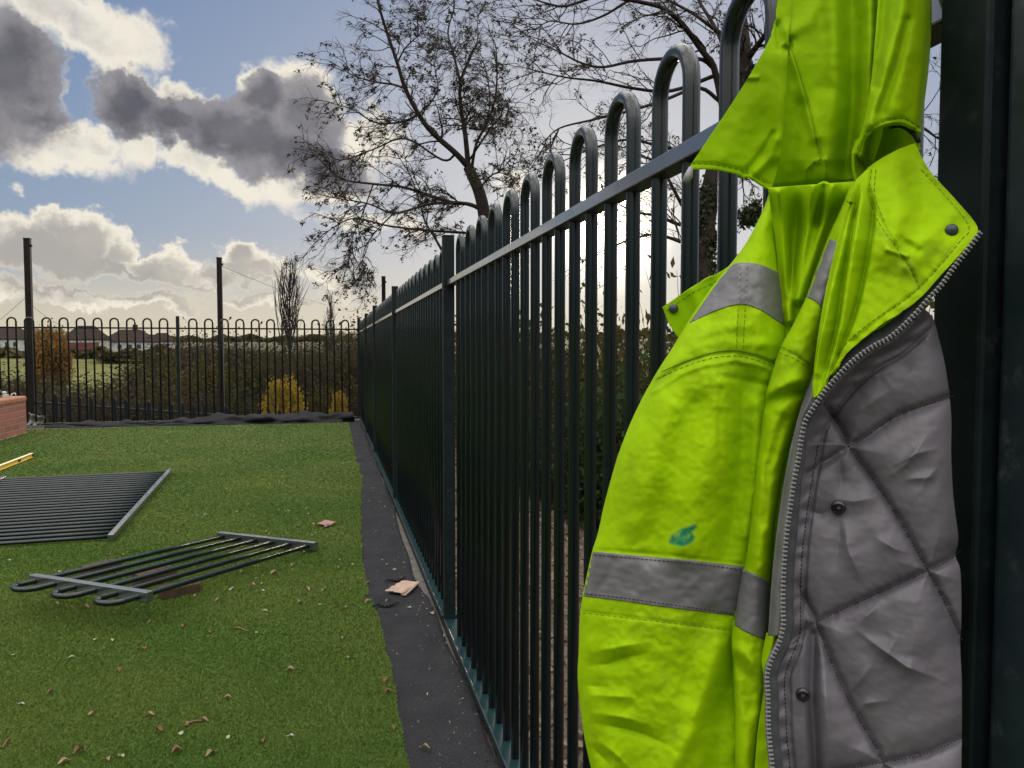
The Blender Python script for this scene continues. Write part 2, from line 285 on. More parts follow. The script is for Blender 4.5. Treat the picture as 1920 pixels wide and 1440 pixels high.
def build_world():
    W = bpy.data.worlds.new('World'); S.world = W; W.use_nodes = True; nt = W.node_tree; N = nt.nodes; L = nt.links
    bg = N['Background']; STR = .12; bg.inputs['Strength'].default_value = STR
    def math_(op, a, b=None, c=None, clamp=False):
        x = N.new('ShaderNodeMath'); x.operation = op; x.use_clamp = clamp
        for i, s in enumerate((a, b, c)):
            if s is None: continue
            if isinstance(s, (int, float)): x.inputs[i].default_value = s
            else: L.new(s, x.inputs[i])
        return x.outputs[0]
    def vmath(op, a, b=None, sc=None):
        x = N.new('ShaderNodeVectorMath'); x.operation = op
        for i, s in enumerate((a, b)):
            if s is None: continue
            if isinstance(s, tuple): x.inputs[i].default_value = s
            else: L.new(s, x.inputs[i])
        if sc is not None: x.inputs['Scale'].default_value = sc
        return x.outputs['Value'] if op in ('LENGTH', 'DOT_PRODUCT') else x.outputs[0]
    def mr(v, a, b, c=0, d=1, smooth=True):
        x = N.new('ShaderNodeMapRange'); x.interpolation_type = 'SMOOTHSTEP' if smooth else 'LINEAR'
        for k, q in (('From Min', a), ('From Max', b), ('To Min', c), ('To Max', d)): x.inputs[k].default_value = q
        L.new(v, x.inputs['Value']); return x.outputs[0]
    def mixc(f, a, b):
        x = N.new('ShaderNodeMix'); x.data_type = 'RGBA'; x.clamp_factor = True
        for k, s in (('Factor', f), ('A', a), ('B', b)):
            if isinstance(s, tuple): x.inputs[k].default_value = s
            elif isinstance(s, float): x.inputs[k].default_value = s
            else: L.new(s, x.inputs[k])
        return x.outputs['Result']
    tc = N.new('ShaderNodeTexCoord'); d = vmath('NORMALIZE', tc.outputs['Generated'])
    sky = N.new('ShaderNodeTexSky'); sky.sky_type = 'NISHITA'; sky.sun_disc = False; sky.sun_elevation = SUN_EL; sky.sun_rotation = SUN_AZ
    sky.air_density = 1.0; sky.dust_density = 1.3; sky.ozone_density = 1.6; sky.altitude = 50
    sp = N.new('ShaderNodeSeparateXYZ'); L.new(d, sp.inputs[0])
    az = math_('SUBTRACT', math_('ARCTAN2', sp.outputs['X'], sp.outputs['Y']), YAW)
    az = math_('WRAP', az, math.pi, -math.pi)
    el = math_('ARCSINE', sp.outputs['Z'])
    cb = N.new('ShaderNodeCombineXYZ'); L.new(math_('MULTIPLY', az, FPX), cb.inputs['X']); L.new(math_('MULTIPLY', el, FPX), cb.inputs['Y'])
    def noise(scale, detail, rough=.5, src=None):
        n = N.new('ShaderNodeTexNoise'); n.inputs['Scale'].default_value = scale; n.inputs['Detail'].default_value = detail; n.inputs['Roughness'].default_value = rough
        L.new(src or d, n.inputs['Vector']); return n
    n1 = noise(9, 2); n2 = noise(26, 4, .6); n3 = noise(75, 3, .6)
    q = vmath('ADD', cb.outputs[0], vmath('SCALE', vmath('SUBTRACT', n1.outputs['Color'], (.5, .5, .5)), sc=85))
    q = vmath('ADD', q, vmath('SCALE', vmath('SUBTRACT', n2.outputs['Color'], (.5, .5, .5)), sc=70))
    q = vmath('ADD', q, vmath('SCALE', vmath('SUBTRACT', n3.outputs['Color'], (.5, .5, .5)), sc=26))
    def c_of(x, y):
        r = ray(x, y); r = r/np.linalg.norm(r)
        return (math.atan2(r[0], r[1])-YAW)*FPX, math.asin(r[2])*FPX
    q0 = q; ql = vmath('ADD', q, (22.0, 30.0, 0.0))
    def blobsum(bl, q=None):
        q = q0 if q is None else q
        tot = None
        for (x, y, rx, ry, rot, w) in bl:
            cx, cy = c_of(x, y)
            mp = N.new('ShaderNodeMapping'); mp.vector_type = 'TEXTURE'; mp.inputs['Location'].default_value = (cx, cy, 0); mp.inputs['Rotation'].default_value = (0, 0, math.radians(rot)); mp.inputs['Scale'].default_value = (rx, ry, 1e7)
            L.new(q, mp.inputs['Vector'])
            k = mr(vmath('LENGTH', mp.outputs[0]), 1.25, .35, 0, w, False)
            tot = k if tot is None else math_('MAXIMUM', tot, k)
        return tot
    dark = [(0, 128, 78, 92, 0, 1), (38, 205, 62, 30, 0, .8), (228, 192, 56, 46, 0, 1), (320, 238, 80, 36, -12, .95), (445, 262, 140, 52, -12, 1), (488, 198, 50, 50, 0, 1),
            (575, 222, 72, 76, 0, .8), (590, 305, 125, 44, -14, .95), (-150, 180, 160, 120, 0, 1), (-260, 420, 150, 60, 0, .8)]
    pale = [(70, -10, 130, 40, -18, .8), (170, 60, 110, 48, -35, .85), (250, 90, 70, 48, 0, .8), (60, 285, 125, 42, -10, .85), (145, 258, 70, 34, 0, .8), (240, 275, 40, 42, -30, .55), (330, 190, 42, 34, 0, .8), (460, 160, 34, 30, 0, .75),
            (560, 170, 85, 55, 0, .9), (430, 335, 150, 30, -18, .7), (590, 350, 120, 38, -5, .8), (690, 260, 70, 80, 0, .7), (970, 330, 40, 28, 0, .6), (40, 370, 18, 14, 0, .5), (560, 400, 60, 16, -15, .4),
            (700, 420, 160, 26, 0, .5)]
    bank = [(60, 478, 105, 44, 0, .9), (140, 452, 62, 40, 0, .95), (215, 470, 34, 36, 0, .85), (300, 508, 105, 26, 0, .9), (335, 492, 48, 26, 0, .8), (458, 478, 44, 30, 0, .85), (480, 505, 50, 22, 0, .8), (370, 520, 60, 20, 0, .7),
            (180, 562, 170, 15, 0, .6), (300, 566, 70, 16, 0, .55), (500, 556, 150, 13, 0, .5), (600, 528, 60, 18, -14, .5), (-150, 470, 120, 50, 0, .9), (-60, 560, 100, 20, 0, .6)]
    Sd = blobsum(dark); Sp = blobsum(pale); Sb = blobsum(bank)
    Ld = mr(math_('SUBTRACT', Sd, blobsum(dark, ql)), .02, .42); Lb = mr(math_('SUBTRACT', Sb, blobsum(bank, ql)), .0, .4)
    f1 = noise(16, 7, .62); f1c = math_('SUBTRACT', f1.outputs['Fac'], .5)
    def edge(Sx, k, a, b):   # fray a soft mask with fractal detail
        return math_('ADD', Sx, math_('MULTIPLY', f1c, math_('MULTIPLY', mr(Sx, 0, .25), k)))
    Sd2 = edge(Sd, .7, 0, 0); Sp2 = edge(Sp, 1.5, 0, 0); Sb2 = edge(Sb, .95, 0, 0)
    # cloud light: thin parts glow cream with the low sun behind, thick parts are grey-violet
    K = 1/STR
    cream = tuple(v*K for v in (.83, .76, .62))+(1,); white = tuple(v*K for v in (.95, .88, .74))+(1,)
    grey = tuple(v*K for v in (.3, .29, .31))+(1,); deep = tuple(v*K for v in (.12, .12, .145))+(1,); bankg = tuple(v*K for v in (.43, .405, .375))+(1,)
    # highlights of the sky roll off softly through a tone curve on its colour
    sk = vmath('MULTIPLY', sky.outputs[0], (.82*STR, 1.08*STR, 2.15*STR))
    sk = vmath('DIVIDE', sk, vmath('ADD', vmath('SCALE', sk, sc=1.6), (1.0, 1.0, 1.0)))
    col = vmath('SCALE', sk, sc=1.2*K)
    # vertical tint of the clear sky comes from the sky texture and a painted haze band
    col = mixc(mr(el, .15, -.01, 0, .75), col, tuple(v*K for v in (.80, .70, .50))+(1,))      # low haze band
    f2 = noise(14, 3, .5); f2c = mr(f2.outputs['Fac'], .32, .68)
    tone = mixc(f2c, bankg, tuple(v*K for v in (.56, .52, .45))+(1,))
    col = mixc(mr(Sb2, .08, .42, 0, .95), col, mixc(math_('MULTIPLY', Lb, mr(Sb2, .95, .3)), mixc(mr(Sb2, .1, .5), cream, tone), white))
    col = mixc(mr(Sp2, .1, .6, 0, .88), col, mixc(mr(math_('ADD', Sp2, math_('MULTIPLY', f2c, .35)), .75, 1.6), white, tuple(v*K for v in (.5, .475, .45))+(1,)))
    dk = mixc(mr(math_('ADD', Sd2, math_('MULTIPLY', f2c, .3)), .4, 1.3), grey, deep)
    rim = mixc(Ld, tuple(v*K for v in (.52, .49, .46))+(1,), white)
    col = mixc(math_('MAXIMUM', mr(Sd2, .1, .5), math_('MULTIPLY', Ld, mr(Sd2, .1, .2))), col, mixc(mr(Sd2, .12, .36), rim, dk))
    front = col
    col = vmath('SCALE', sk, sc=1.2*K)
    # unseen white cumulus added behind and above the camera, brightened to lift the ambient light
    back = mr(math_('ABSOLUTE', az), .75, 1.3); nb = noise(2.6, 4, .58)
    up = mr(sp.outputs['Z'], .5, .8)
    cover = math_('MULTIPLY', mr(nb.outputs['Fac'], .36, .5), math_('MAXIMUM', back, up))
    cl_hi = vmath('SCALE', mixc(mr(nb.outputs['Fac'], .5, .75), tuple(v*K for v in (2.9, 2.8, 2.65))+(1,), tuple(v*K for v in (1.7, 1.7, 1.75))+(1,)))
    L.new(mr(sp.outputs['Z'], .14, .66, .05, 1.3, False), cl_hi.node.inputs['Scale'])  # cloud cover dimmed towards the horizon to darken reflections in the fence bars
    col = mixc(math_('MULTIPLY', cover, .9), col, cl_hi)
    # veil of thin cloud round the sun
    cs = vmath('DOT_PRODUCT', d, tuple(sd)); th = math_('ARCCOSINE', math_('MINIMUM', cs, 1.0))
    g1 = math_('EXPONENT', math_('MULTIPLY', th, -8.0)); g2 = math_('EXPONENT', math_('MULTIPLY', math_('MULTIPLY', th, th), -620.0))
    gl = math_('ADD', math_('MULTIPLY', g1, .2*K), math_('MULTIPLY', g2, 14*K))
    gc = N.new('ShaderNodeCombineXYZ'); L.new(gl, gc.inputs[0]); L.new(math_('MULTIPLY', gl, .87), gc.inputs[1]); L.new(math_('MULTIPLY', gl, .62), gc.inputs[2])
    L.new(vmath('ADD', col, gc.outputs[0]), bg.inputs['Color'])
    bg2 = N.new('ShaderNodeBackground'); bg2.inputs['Strength'].default_value = STR; L.new(vmath('ADD', front, gc.outputs[0]), bg2.inputs['Color'])
    infront = math_('MULTIPLY', mr(math_('ABSOLUTE', az), .72, .6), mr(sp.outputs['Z'], .62, .5))
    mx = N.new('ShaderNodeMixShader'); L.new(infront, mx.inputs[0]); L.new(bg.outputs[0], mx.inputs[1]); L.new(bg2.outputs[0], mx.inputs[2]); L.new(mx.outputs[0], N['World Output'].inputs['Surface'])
    W.cycles.sampling_method = 'MANUAL'; W.cycles.sample_map_resolution = 1024
build_world()

# ------------------------------------------------------------------ terrain
def smooth(x): x = np.clip(x, 0, 1); return x*x*(3-2*x)
def terr(x, y):
    x = np.asarray(x, float); y = np.asarray(y, float)
    dx = np.maximum(x-.75, 0); dy = np.maximum(y-14.6, 0)
    z = -.9*smooth(dx/3.5)*(1-smooth(dy/3))-1.4*smooth(dy/4)-2.2*smooth((dy-6)/35)
    z = np.where(dy > 60, z+3.6*smooth((y-90)/130), z)
    far = smooth((y-260)/1500)
    z = z+far*(26+10*np.sin(x/310.)+6*np.sin(x/130.+1))
    return z-.03
def ground():
    xs = np.unique(np.concatenate([np.linspace(-1800, -60, 40), np.linspace(-60, -10, 26), np.linspace(-10, 14, 60), np.linspace(14, 80, 34), np.linspace(80, 1800, 36)]))
    ys = np.unique(np.concatenate([np.linspace(-300, -6, 12), np.linspace(-6, 30, 80), np.linspace(30, 260, 60), np.linspace(260, 2600, 40)]))
    X, Y = np.meshgrid(xs, ys); Z = terr(X, Y)
    V = np.stack([X, Y, Z], -1).reshape(-1, 3); nx = len(xs); ny = len(ys)
    i, j = np.meshgrid(np.arange(nx-1), np.arange(ny-1)); a = (j*nx+i).ravel()
    tag(fast_mesh('ground', V, np.stack([a, a+1, a+nx+1, a+nx], 1), M['ground'], smooth=True), kind='structure')
ground()

# turf edge (right) and far edge
edge_px = [(655, 800), (660, 825), (665, 850), (672, 872), (680, 890), (677, 930), (676, 990), (678, 1040), (680, 1080), (696, 1130), (715, 1190), (738, 1300), (760, 1440)]
edge = [gp(*p)[:2] for p in edge_px]
edge = np.array([[.31, 13.35]]+[[e[0], e[1]] for e in edge]+[[.22, 1.4], [.22, -3]])
def edge_x(y): return np.interp(-np.asarray(y), -edge[:, 1], edge[:, 0])+.003*np.sin(np.asarray(y)*9)+.003*np.sin(np.asarray(y)*23)
ys = np.linspace(-3, 13.5, 200); V = []; F = []
for i, y in enumerate(ys):
    ex = edge_x(y)
    for k, t in enumerate((0, .5, .9, 1)): V.append((-9+(ex+9)*t, y, .012))
    V.append((ex+.002, y, 0.0))
for i in range(len(ys)-1):
    for k in range(4): a = i*5+k; F.append((a, a+1, a+6, a+5))
tag(mesh_obj('artificial_lawn', V, F, M['turf']), kind='structure')
def blades():
    n = 850000
    # sample the visible wedge evenly on screen-ish: depth ~ 1/u
    u = rng.random(n); dd = 1/(1/2.0*(1-u)+1/14.5*u)
    px = rng.uniform(-60, 800, n); x = (px-960)/FPX*dd
    P = (cR[None, :2]*x[:, None]+cF0[None, :2]*dd[:, None])
    ok = (P[:, 0] < edge_x(P[:, 1])+.004) & (P[:, 1] < 13.45) & (P[:, 0] > -8.9); P = P[ok]; dd = dd[ok]; n = len(P)
    w = (.0017+.0007*dd)*rng.uniform(.7, 1.2, n); h = (.0055+.0005*dd)*rng.uniform(.5, 1.25, n)
    an = rng.uniform(0, 2*np.pi, n); lean = rng.normal(0, .8, (n, 2))*h[:, None]+np.array([.2, -.1])*h[:, None]
    side = np.stack([np.cos(an), np.sin(an)], 1)*w[:, None]
    z0 = np.full(n, .0125)
    a = np.column_stack([P-side, z0]); b = np.column_stack([P+side, z0]); c = np.column_stack([P+lean, z0+h])
    V = np.stack([a, b, c], 1).reshape(-1, 3)
    o = fast_mesh('turf_pile', V, np.arange(3*n).reshape(-1, 3), M['blade'])
    tag(o, 'short green synthetic grass pile of the lawn', 'grass', kind='stuff')
blades()

# ------------------------------------------------------------------ membrane strip, concrete edging
def strip():
    t = thing('weed_membrane', 'black woven weed membrane strip lying flat between the lawn and the green fence', 'membrane', (.35, 6, 0))
    ys = np.linspace(-2.5, 13.7, 420); V = []; F = []; nx = 14
    for y in ys:
        x0 = edge_x(y)-.02; x1 = .496+.005*math.sin(y*3.1)+.006*math.sin(y*7.3)-.05*math.exp(-((y-4.4)/.5)**2)-.03*math.exp(-((y-5.3)/.4)**2)
        for k in range(nx):
            s = k/(nx-1); x = x0+(x1-x0)*s
            z = .006+.006*(.5+.5*math.sin(y*5.3+x*6)*math.sin(x*21+y*1.7))
            z += .03*math.exp(-((y-7.95)/.12)**2)*(y < 8.0)+.02*math.exp(-((y-8.9-.5*(x-.4))/.1)**2)+.018*math.exp(-((y-10.3+.9*(x-.4))/.12)**2)+.012*math.exp(-((y-4.0+.3*x)/.05)**2)+.012*math.exp(-((y-1.9-.5*x)/.1)**2)
            V.append((x, y, z))
    for i in range(len(ys)-1):
        for k in range(nx-1): a = i*nx+k; F.append((a, a+1, a+nx+1, a+nx))
    o = mesh_obj('membrane_sheet', local(t, V), F, M['membrane'], t, True)
    sm = o.modifiers.new('thickness', 'SOLIDIFY'); sm.thickness = .003; sm.offset = -1
    # slits with folded lips
    for (ax, ay, bx, by, wv) in ((722, 1089, 760, 1084, .012), (698, 1137, 748, 1131, .01)):
        p = gp(ax, ay, .02); q = gp(bx, by, .02); mb = MB()
        pts = np.linspace(p, q, 9)+np.column_stack([np.zeros(9), .012*np.sin(np.linspace(0, 7, 9)), .004*np.sin(np.linspace(0, 9, 9))])
        mb.tube(pts, .008*np.sin(np.linspace(.25, 2.9, 9))+.002, 6); mb.build('slit_lip', M['membrane'], t, True, off=t.location)
    n = 900; y = 1.2+rng.random(n)**1.6*12; x = edge_x(y)+(.49-edge_x(y))*rng.random(n)**.6; sz = rng.uniform(.0012, .0045, n); V = []
    for k in range(n):
        c = np.array([x[k], y[k], .019+sz[k]*.3]); a = rng.normal(0, 1, 3)*sz[k]; b = rng.normal(0, 1, 3)*sz[k]*.6; V += [c-a, c+b, c+a, c-b]
    o = fast_mesh('grit', V, np.arange(4*n).reshape(-1, 4), M['grit']); tag(o, 'pale grit and soil crumbs scattered over the black membrane', 'grit', kind='stuff')
    e = MB(); e.box((.452, 5.6, -.012), (.05, 8.2, .014)); o = e.build('concrete_edging', M['concrete'], bevel=.004)
    tag(o, 'grey concrete edging strip showing under the membrane beside the fence foot', 'edging')
strip()
def roll():
    t = thing('rolled_membrane', 'loose black membrane rolled up along the foot of the far fence', 'membrane', (-2, 13.8, 0))
    xs = np.linspace(.42, -4.35, 130); V = []; F = []; sd_ = 18
    for i, x in enumerate(xs):
        s = i/129; rad = .105*(1-smooth((s-.42)/.3))+.05*smooth((s-.42)/.3)+.012*math.sin(i*.33)+.008*math.sin(i*.81+1)
        if i in (0, 129): rad = .005
        cy = 13.72+.03*math.sin(i*.12)+.18*s*.6
        for k in range(sd_):
            an = 2*math.pi*k/sd_; rr = rad*(1+.2*math.sin(3*an+i*.15)+.1*math.sin(5*an-i*.3))
            V.append((x, cy+1.9*rr*math.cos(an), max(.008, rad*.75+.8*rr*math.sin(an))))
    for i in range(129):
        for k in range(sd_): F.append((i*sd_+k, i*sd_+(k+1) % sd_, (i+1)*sd_+(k+1) % sd_, (i+1)*sd_+k))
    mesh_obj('roll', local(t, V), F, M['membrane'], t, True)
    # the loose hem trailing in front of the roll
    mb = MB(); n = 90; xs = np.linspace(.2, -4.5, n)
    V = []; F = []
    for i, x in enumerate(xs):
        y0 = 13.5+.02*math.sin(i*.4)+.15*i/n; wv = .05+.03*math.sin(i*.23)
        for k in range(5): V.append((x, y0-.03+wv*2*k/4, .012+.028*math.sin(math.pi*k/4)*(1+.8*math.sin(i*.37+k*.6))))
    for i in range(n-1):
        for k in range(4): a = i*5+k; F.append((a, a+5, a+6, a+1))
    o = mesh_obj('loose_hem', local(t, V), F, M['membrane'], t, True)
    sm = o.modifiers.new('thickness', 'SOLIDIFY'); sm.thickness = .003
    s = thing('plastic_sheet', 'crumpled pale plastic sheeting bundled at the end of the brick planter', 'plastic sheet', gp(62, 797))
    b = np.array(s.location)
    V = []; F = []
    for i in range(13):
        for k in range(9):
            u = i/12; v = k/8
            V.append((-.12+.28*u+.05*v, .05*math.sin(u*17)+.04*math.sin(v*5)-.12*(1-v)**2, .012+.2*v*(1-.35*u)+.01*math.sin(u*25)))
    for i in range(12):
        for k in range(8): a = i*9+k; F.append((a, a+9, a+10, a+1))
    o = mesh_obj('sheet', V, F, M['plastic_sheet'], s, True); o.modifiers.new('thickness', 'SOLIDIFY').thickness = .004
roll()

# ------------------------------------------------------------------ bow-top fences
def hoop_pts(b0, b1, axis, x, z0, ztop, n=12):
    """inverted U in the vertical plane along `axis` (0=x,1=y); x = fixed coordinate"""
    r = (b1-b0)/2; c = (b0+b1)/2; zc = ztop-r
    P = [(b0, z0), (b0, zc-.25), (b0, zc-.02)]+[(c-r*math.cos(a), zc+r*math.sin(a)) for a in np.linspace(0, math.pi, n)]+[(b1, zc-.02), (b1, zc-.25), (b1, z0)]
    return np.array([(p, x, z) if axis == 0 else (x, p, z) for p, z in P])
def bow_fence(name, label, axis, fixed, posts, rail_z, ztop, pitch_n, side, wide_rail=.04, rad=.0136, first=None, rail_m='rail'):
    lo_ = [0, 0, 0]; lo_[axis] = (posts[0]+posts[-1])/2; lo_[1-axis] = fixed
    t = thing(name, label, 'fence', lo_); off = np.array(lo_)
    def P(a, f, z): return (a, f, z) if axis == 0 else (f, a, z)
    def H(a, f, z): return (a, f, z) if axis == 0 else (f, a, z)
    for k, s in enumerate(posts):
        mb = MB(); mb.box(P(s, fixed+.01*side*0+side*(-.01), ztop/2+.02), H(.026, .026, ztop/2+.02)); o = mb.build('post', M['post'], t, off=off, bevel=.004)
        cp = MB(); cp.box(P(s, fixed-.01*side, ztop+.0435), H(.027, .027, .0035)); cp.build('cap', M['post'], o, off=off, bevel=.002)
    proto = {}
    for k in range(len(posts)-1):
        a, b = sorted((posts[k], posts[k+1])); a += .027; b -= .027
        mb = MB(); mb.box(P((a+b)/2, fixed, rail_z), H((b-a)/2, wide_rail/2, .0135)); mb.build('top_rail', M[rail_m], t, off=off, bevel=.0025)
        mb = MB(); mb.box(P((a+b)/2, fixed+side*.001, .022), H((b-a)/2, .043, .012)); bo = mb.build('bottom_rail', M['bottom'], t, off=off, bevel=.003)
        mb = MB(); mb.box(P((a+b)/2, fixed+side*(.001-.040), .0365), H((b-a)/2, .0028, .0022)); mb.build('edge_strip', M['rail'], bo, off=off, bevel=.001)
        n = int((b-a-.02)/pitch_n); pit = pitch_n; a0 = a+((b-a)-n*pit)/2 if (first is None or k) else first-pit/2
        for i in range(n):
            c = a0+pit*(i+.5); key = round(pit, 5)
            if key not in proto:
                h = MB(); h.tube(hoop_pts(c-pit/4, c+pit/4, axis, fixed, .03, ztop), rad, 12, up=(0, 1, 0) if axis == 0 else (1, 0, 0))
                o = h.build('hoop', M['fence'], t, True, off=off); proto[key] = (o, c)
            else:
                src, c0 = proto[key]; o = src.copy(); COL.objects.link(o); o.parent = t
                l = [0, 0, 0]; l[axis] = c-c0; o.location = l
    return t
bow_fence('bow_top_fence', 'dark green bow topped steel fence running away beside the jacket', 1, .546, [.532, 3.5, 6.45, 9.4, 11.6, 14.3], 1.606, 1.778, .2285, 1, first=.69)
bx = [.52]
for _px in (334, -40):
    _r = ray(_px, 640); bx.append(float(_r[0]*14.33/_r[1]))
bx.append(bx[-1]-3.2)
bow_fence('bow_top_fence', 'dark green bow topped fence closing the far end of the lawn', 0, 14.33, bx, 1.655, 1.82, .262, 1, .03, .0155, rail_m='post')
# tall steel gate post standing next to the end post (right edge of the photograph)
g = thing('gate_post', 'dark steel gate post beside the hanging jacket', 'gate post', (.56, .456, 0))
mb = MB(); mb.box((.5665, .456, 1.1), (.045, .045, 1.1)); o = mb.build('post', M['gate_post'], g, off=g.location, bevel=.006, seg=3)
mb = MB(); mb.box((.5665, .456, 2.2035), (.046, .046, .0035)); mb.build('cap', M['gate_post'], o, off=g.location, bevel=.002)
mb = MB(); c = np.array((.5215, .474, 1.617)); mb.tube([c+(.002, 0, 0), c-(.0045, 0, 0)], [.008, .006], 12); mb.build('bolt', M['black_steel'], g, True, off=g.location)
for zz in (.5, 1.3):
    mb = MB(); mb.box((.5665, .5033, zz), (.02, .0022, .03)); mb.build('hinge', M['gate_post'], g, off=g.location, bevel=.002)

# ------------------------------------------------------------------ palisade fences outside
def palisade(name, label, p0, p1, z0, z1, n, hi, lo):
    t = thing(name, label, 'fence', ((p0[0]+p1[0])/2, (p0[1]+p1[1])/2, 0)); off = np.array(t.location)
    p0 = np.array(p0); p1 = np.array(p1); L = np.linalg.norm(p1-p0); d = np.append((p1-p0)/L, 0); nrm = np.array([-d[1], d[0], 0])
    mb = MB(); a = np.append(p0, z0); b = np.append(p1, z1); dd = (b-a)/np.linalg.norm(b-a)
    mb.box((a+b)/2+nrm*.03, (np.linalg.norm(b-a)/2, .025, .022), [dd, nrm, np.cross(dd, nrm)]); mb.build('rail', M['pale'], t, off=off, bevel=.003)
    for i in range(n):
        s = (i+.5)/n; c = np.append(p0+(p1-p0)*s, z0+(z1-z0)*s); mb = MB(); w = .035
        prof = [(-w, .0), (-w*.45, -.014), (0, -.004), (w*.45, -.014), (w, 0)]
        tops = [hi-.07, hi-.03, hi+rnd.uniform(-.005, .005), hi-.03, hi-.07]; V = []
        for (u, v), tp in zip(prof, tops):
            V.append(c+d*u+nrm*v+np.array([0, 0, -lo])); V.append(c+d*u+nrm*v+np.array([0, 0, tp]))
        m0 = len(V)
        for (u, v), tp in zip(prof, tops):
            V.append(c+d*u+nrm*(v+.005)+np.array([0, 0, -lo])); V.append(c+d*u+nrm*(v+.005)+np.array([0, 0, tp]))
        Fc = []
        for k in range(4): Fc += [(2*k, 2*k+2, 2*k+3, 2*k+1), (m0+2*k, m0+2*k+1, m0+2*k+3, m0+2*k+2), (2*k+1, 2*k+3, m0+2*k+3, m0+2*k+1)]
        Fc += [(0, 1, m0+1, m0), (8, m0+8, m0+9, 9)]
        mb.add(V, Fc); mb.build('pale', M['pale'], t, off=off)
palisade('palisade_fence', 'dark steel palisade fence with pointed pales sloping down behind the far fence', (-6.6, 15.5), (.9, 15.5), .43, -.27, 38, .2, 1.6)
palisade('palisade_fence', 'low dark steel palisade fence standing on the bank among the bushes', (3.4, 3.0), (1.9, 13.2), -.2, -.05, 52, .2, .9)

# ------------------------------------------------------------------ tall posts and wires
def tall_post(px, ytop, dist, wpx, label, zb):
    top = at(px, ytop, dist); w = wpx/FPX*dist/2
    t = thing('tall_post', label, 'post', (top[0], top[1], zb))
    mb = MB(); mb.box((top[0], top[1], (top[2]+zb)/2), (w, w, (top[2]-zb)/2)); mb.build('shaft', M['black_steel'], t, off=t.location, bevel=.006)
    mb = MB(); mb.box((top[0], top[1], top[2]+.006), (w+.006, w+.006, .006)); mb.build('cap', M['black_steel'], t, off=t.location)
    mb = MB(); mb.box((top[0]+w+.012, top[1], top[2]-.12), (.012, .02, .02)); mb.build('bracket', M['black_steel'], t, off=t.location)
    return top
tp1 = tall_post(51, 448, 13.75, 10.5, 'tall dark steel post rising behind the brick planter', -.6)
tp2 = tall_post(411, 484, 14.75, 9, 'tall dark steel post rising from the far fence in the middle of the lawn end', -.7)
tp3 = tall_post(719, 519, 17.9, 7, 'dark steel post whose top shows over the long green fence', -1.2)
def wire(a, b, sag, label):
    s = np.linspace(0, 1, 30)[:, None]; P = np.array(a)*(1-s)+np.array(b)*s; P[:, 2] -= (4*s*(1-s))[:, 0]*sag
    mb = MB(); mb.tube(P, .004, 4); o = mb.build('overhead_wire', M['black_steel'], None, True); tag(o, label, 'wire')
wire(at(412, 497, 14.7), at(640, 578, 30), .1, 'thin overhead wire running from the middle tall post down to the bare poplars')
wire(at(640, 578, 30), tp3-np.array([0, 0, .12]), .35, 'thin overhead wire sagging from the poplars to the post behind the long fence')
wire(at(51, 555, 13.7), at(-60, 640, 15), .05, 'thin wire slanting left from the tall post behind the planter')
wire(at(52, 565, 13.7), at(135, 618, 17), .08, 'thin wire slanting right from the tall post behind the planter')

# ------------------------------------------------------------------ brick planter and tools
def planter():
    cx, cy = gp(50, 812)[:2]
    t = thing('brick_planter', 'red brick planter wall with a rounded coping at the left edge of the lawn', 'planter', (cx, cy, 0)); H = .575
    mb = MB(); mb.box((cx-1.5, cy-2.5, (H-.075)/2), (1.5, 2.5, (H-.075)/2)); mb.build('wall', M['brick'], t, off=t.location)
    cpo = MB(); n = 60
    mo = MB(); mo.box((cx-.108, cy-2.5, H-.036), (.098, 2.49, .033)); mo.build('mortar_bed', M['mortar'], t, off=t.location)
    def brick(c, along, w):   # bullnose brick on edge, round shoulder facing out (+x)
        V = []; F = []; L = .112; prof = [(-.1, 0), (.012, 0)]
        prof = [(-.098, .0), (.008, .0), (.014, .006), (.014, .045)]+[(.014-.03*(1-math.cos(a)), .045+.03*math.sin(a)) for a in np.linspace(.3, math.pi/2, 5)]+[(-.098, .075)]
        for s in (-w, w):
            for (u, z) in prof: V.append((c[0]+u, c[1]+s, c[2]+z))
        m = len(prof); F = [tuple(range(m)), tuple(range(2*m-1, m-1, -1))]+[(k, k+m, (k+1) % m+m, (k+1) % m) for k in range(m)]
        cpo.add(V, F)
    y = cy-.035
    while y > cy-5: brick((cx-.002, y, H-.076), 0, .0325); y -= .075
    o = cpo.build('coping', M['coping'], t, off=t.location)
    mb = MB(); mb.box((cx-1.55, cy-2.5, H-.03), (1.32, 2.45, .03)); mb.build('soil', M['ground'], t, off=t.location)
    mb = MB(); mb.box((cx+.02, cy-2.5, .008), (.022, 2.5, .008)); mb.build('mortar_fillet', M['mortar'], t, off=t.location, bevel=.005)
    return cx, cy, H
cx, cy, PH = planter()
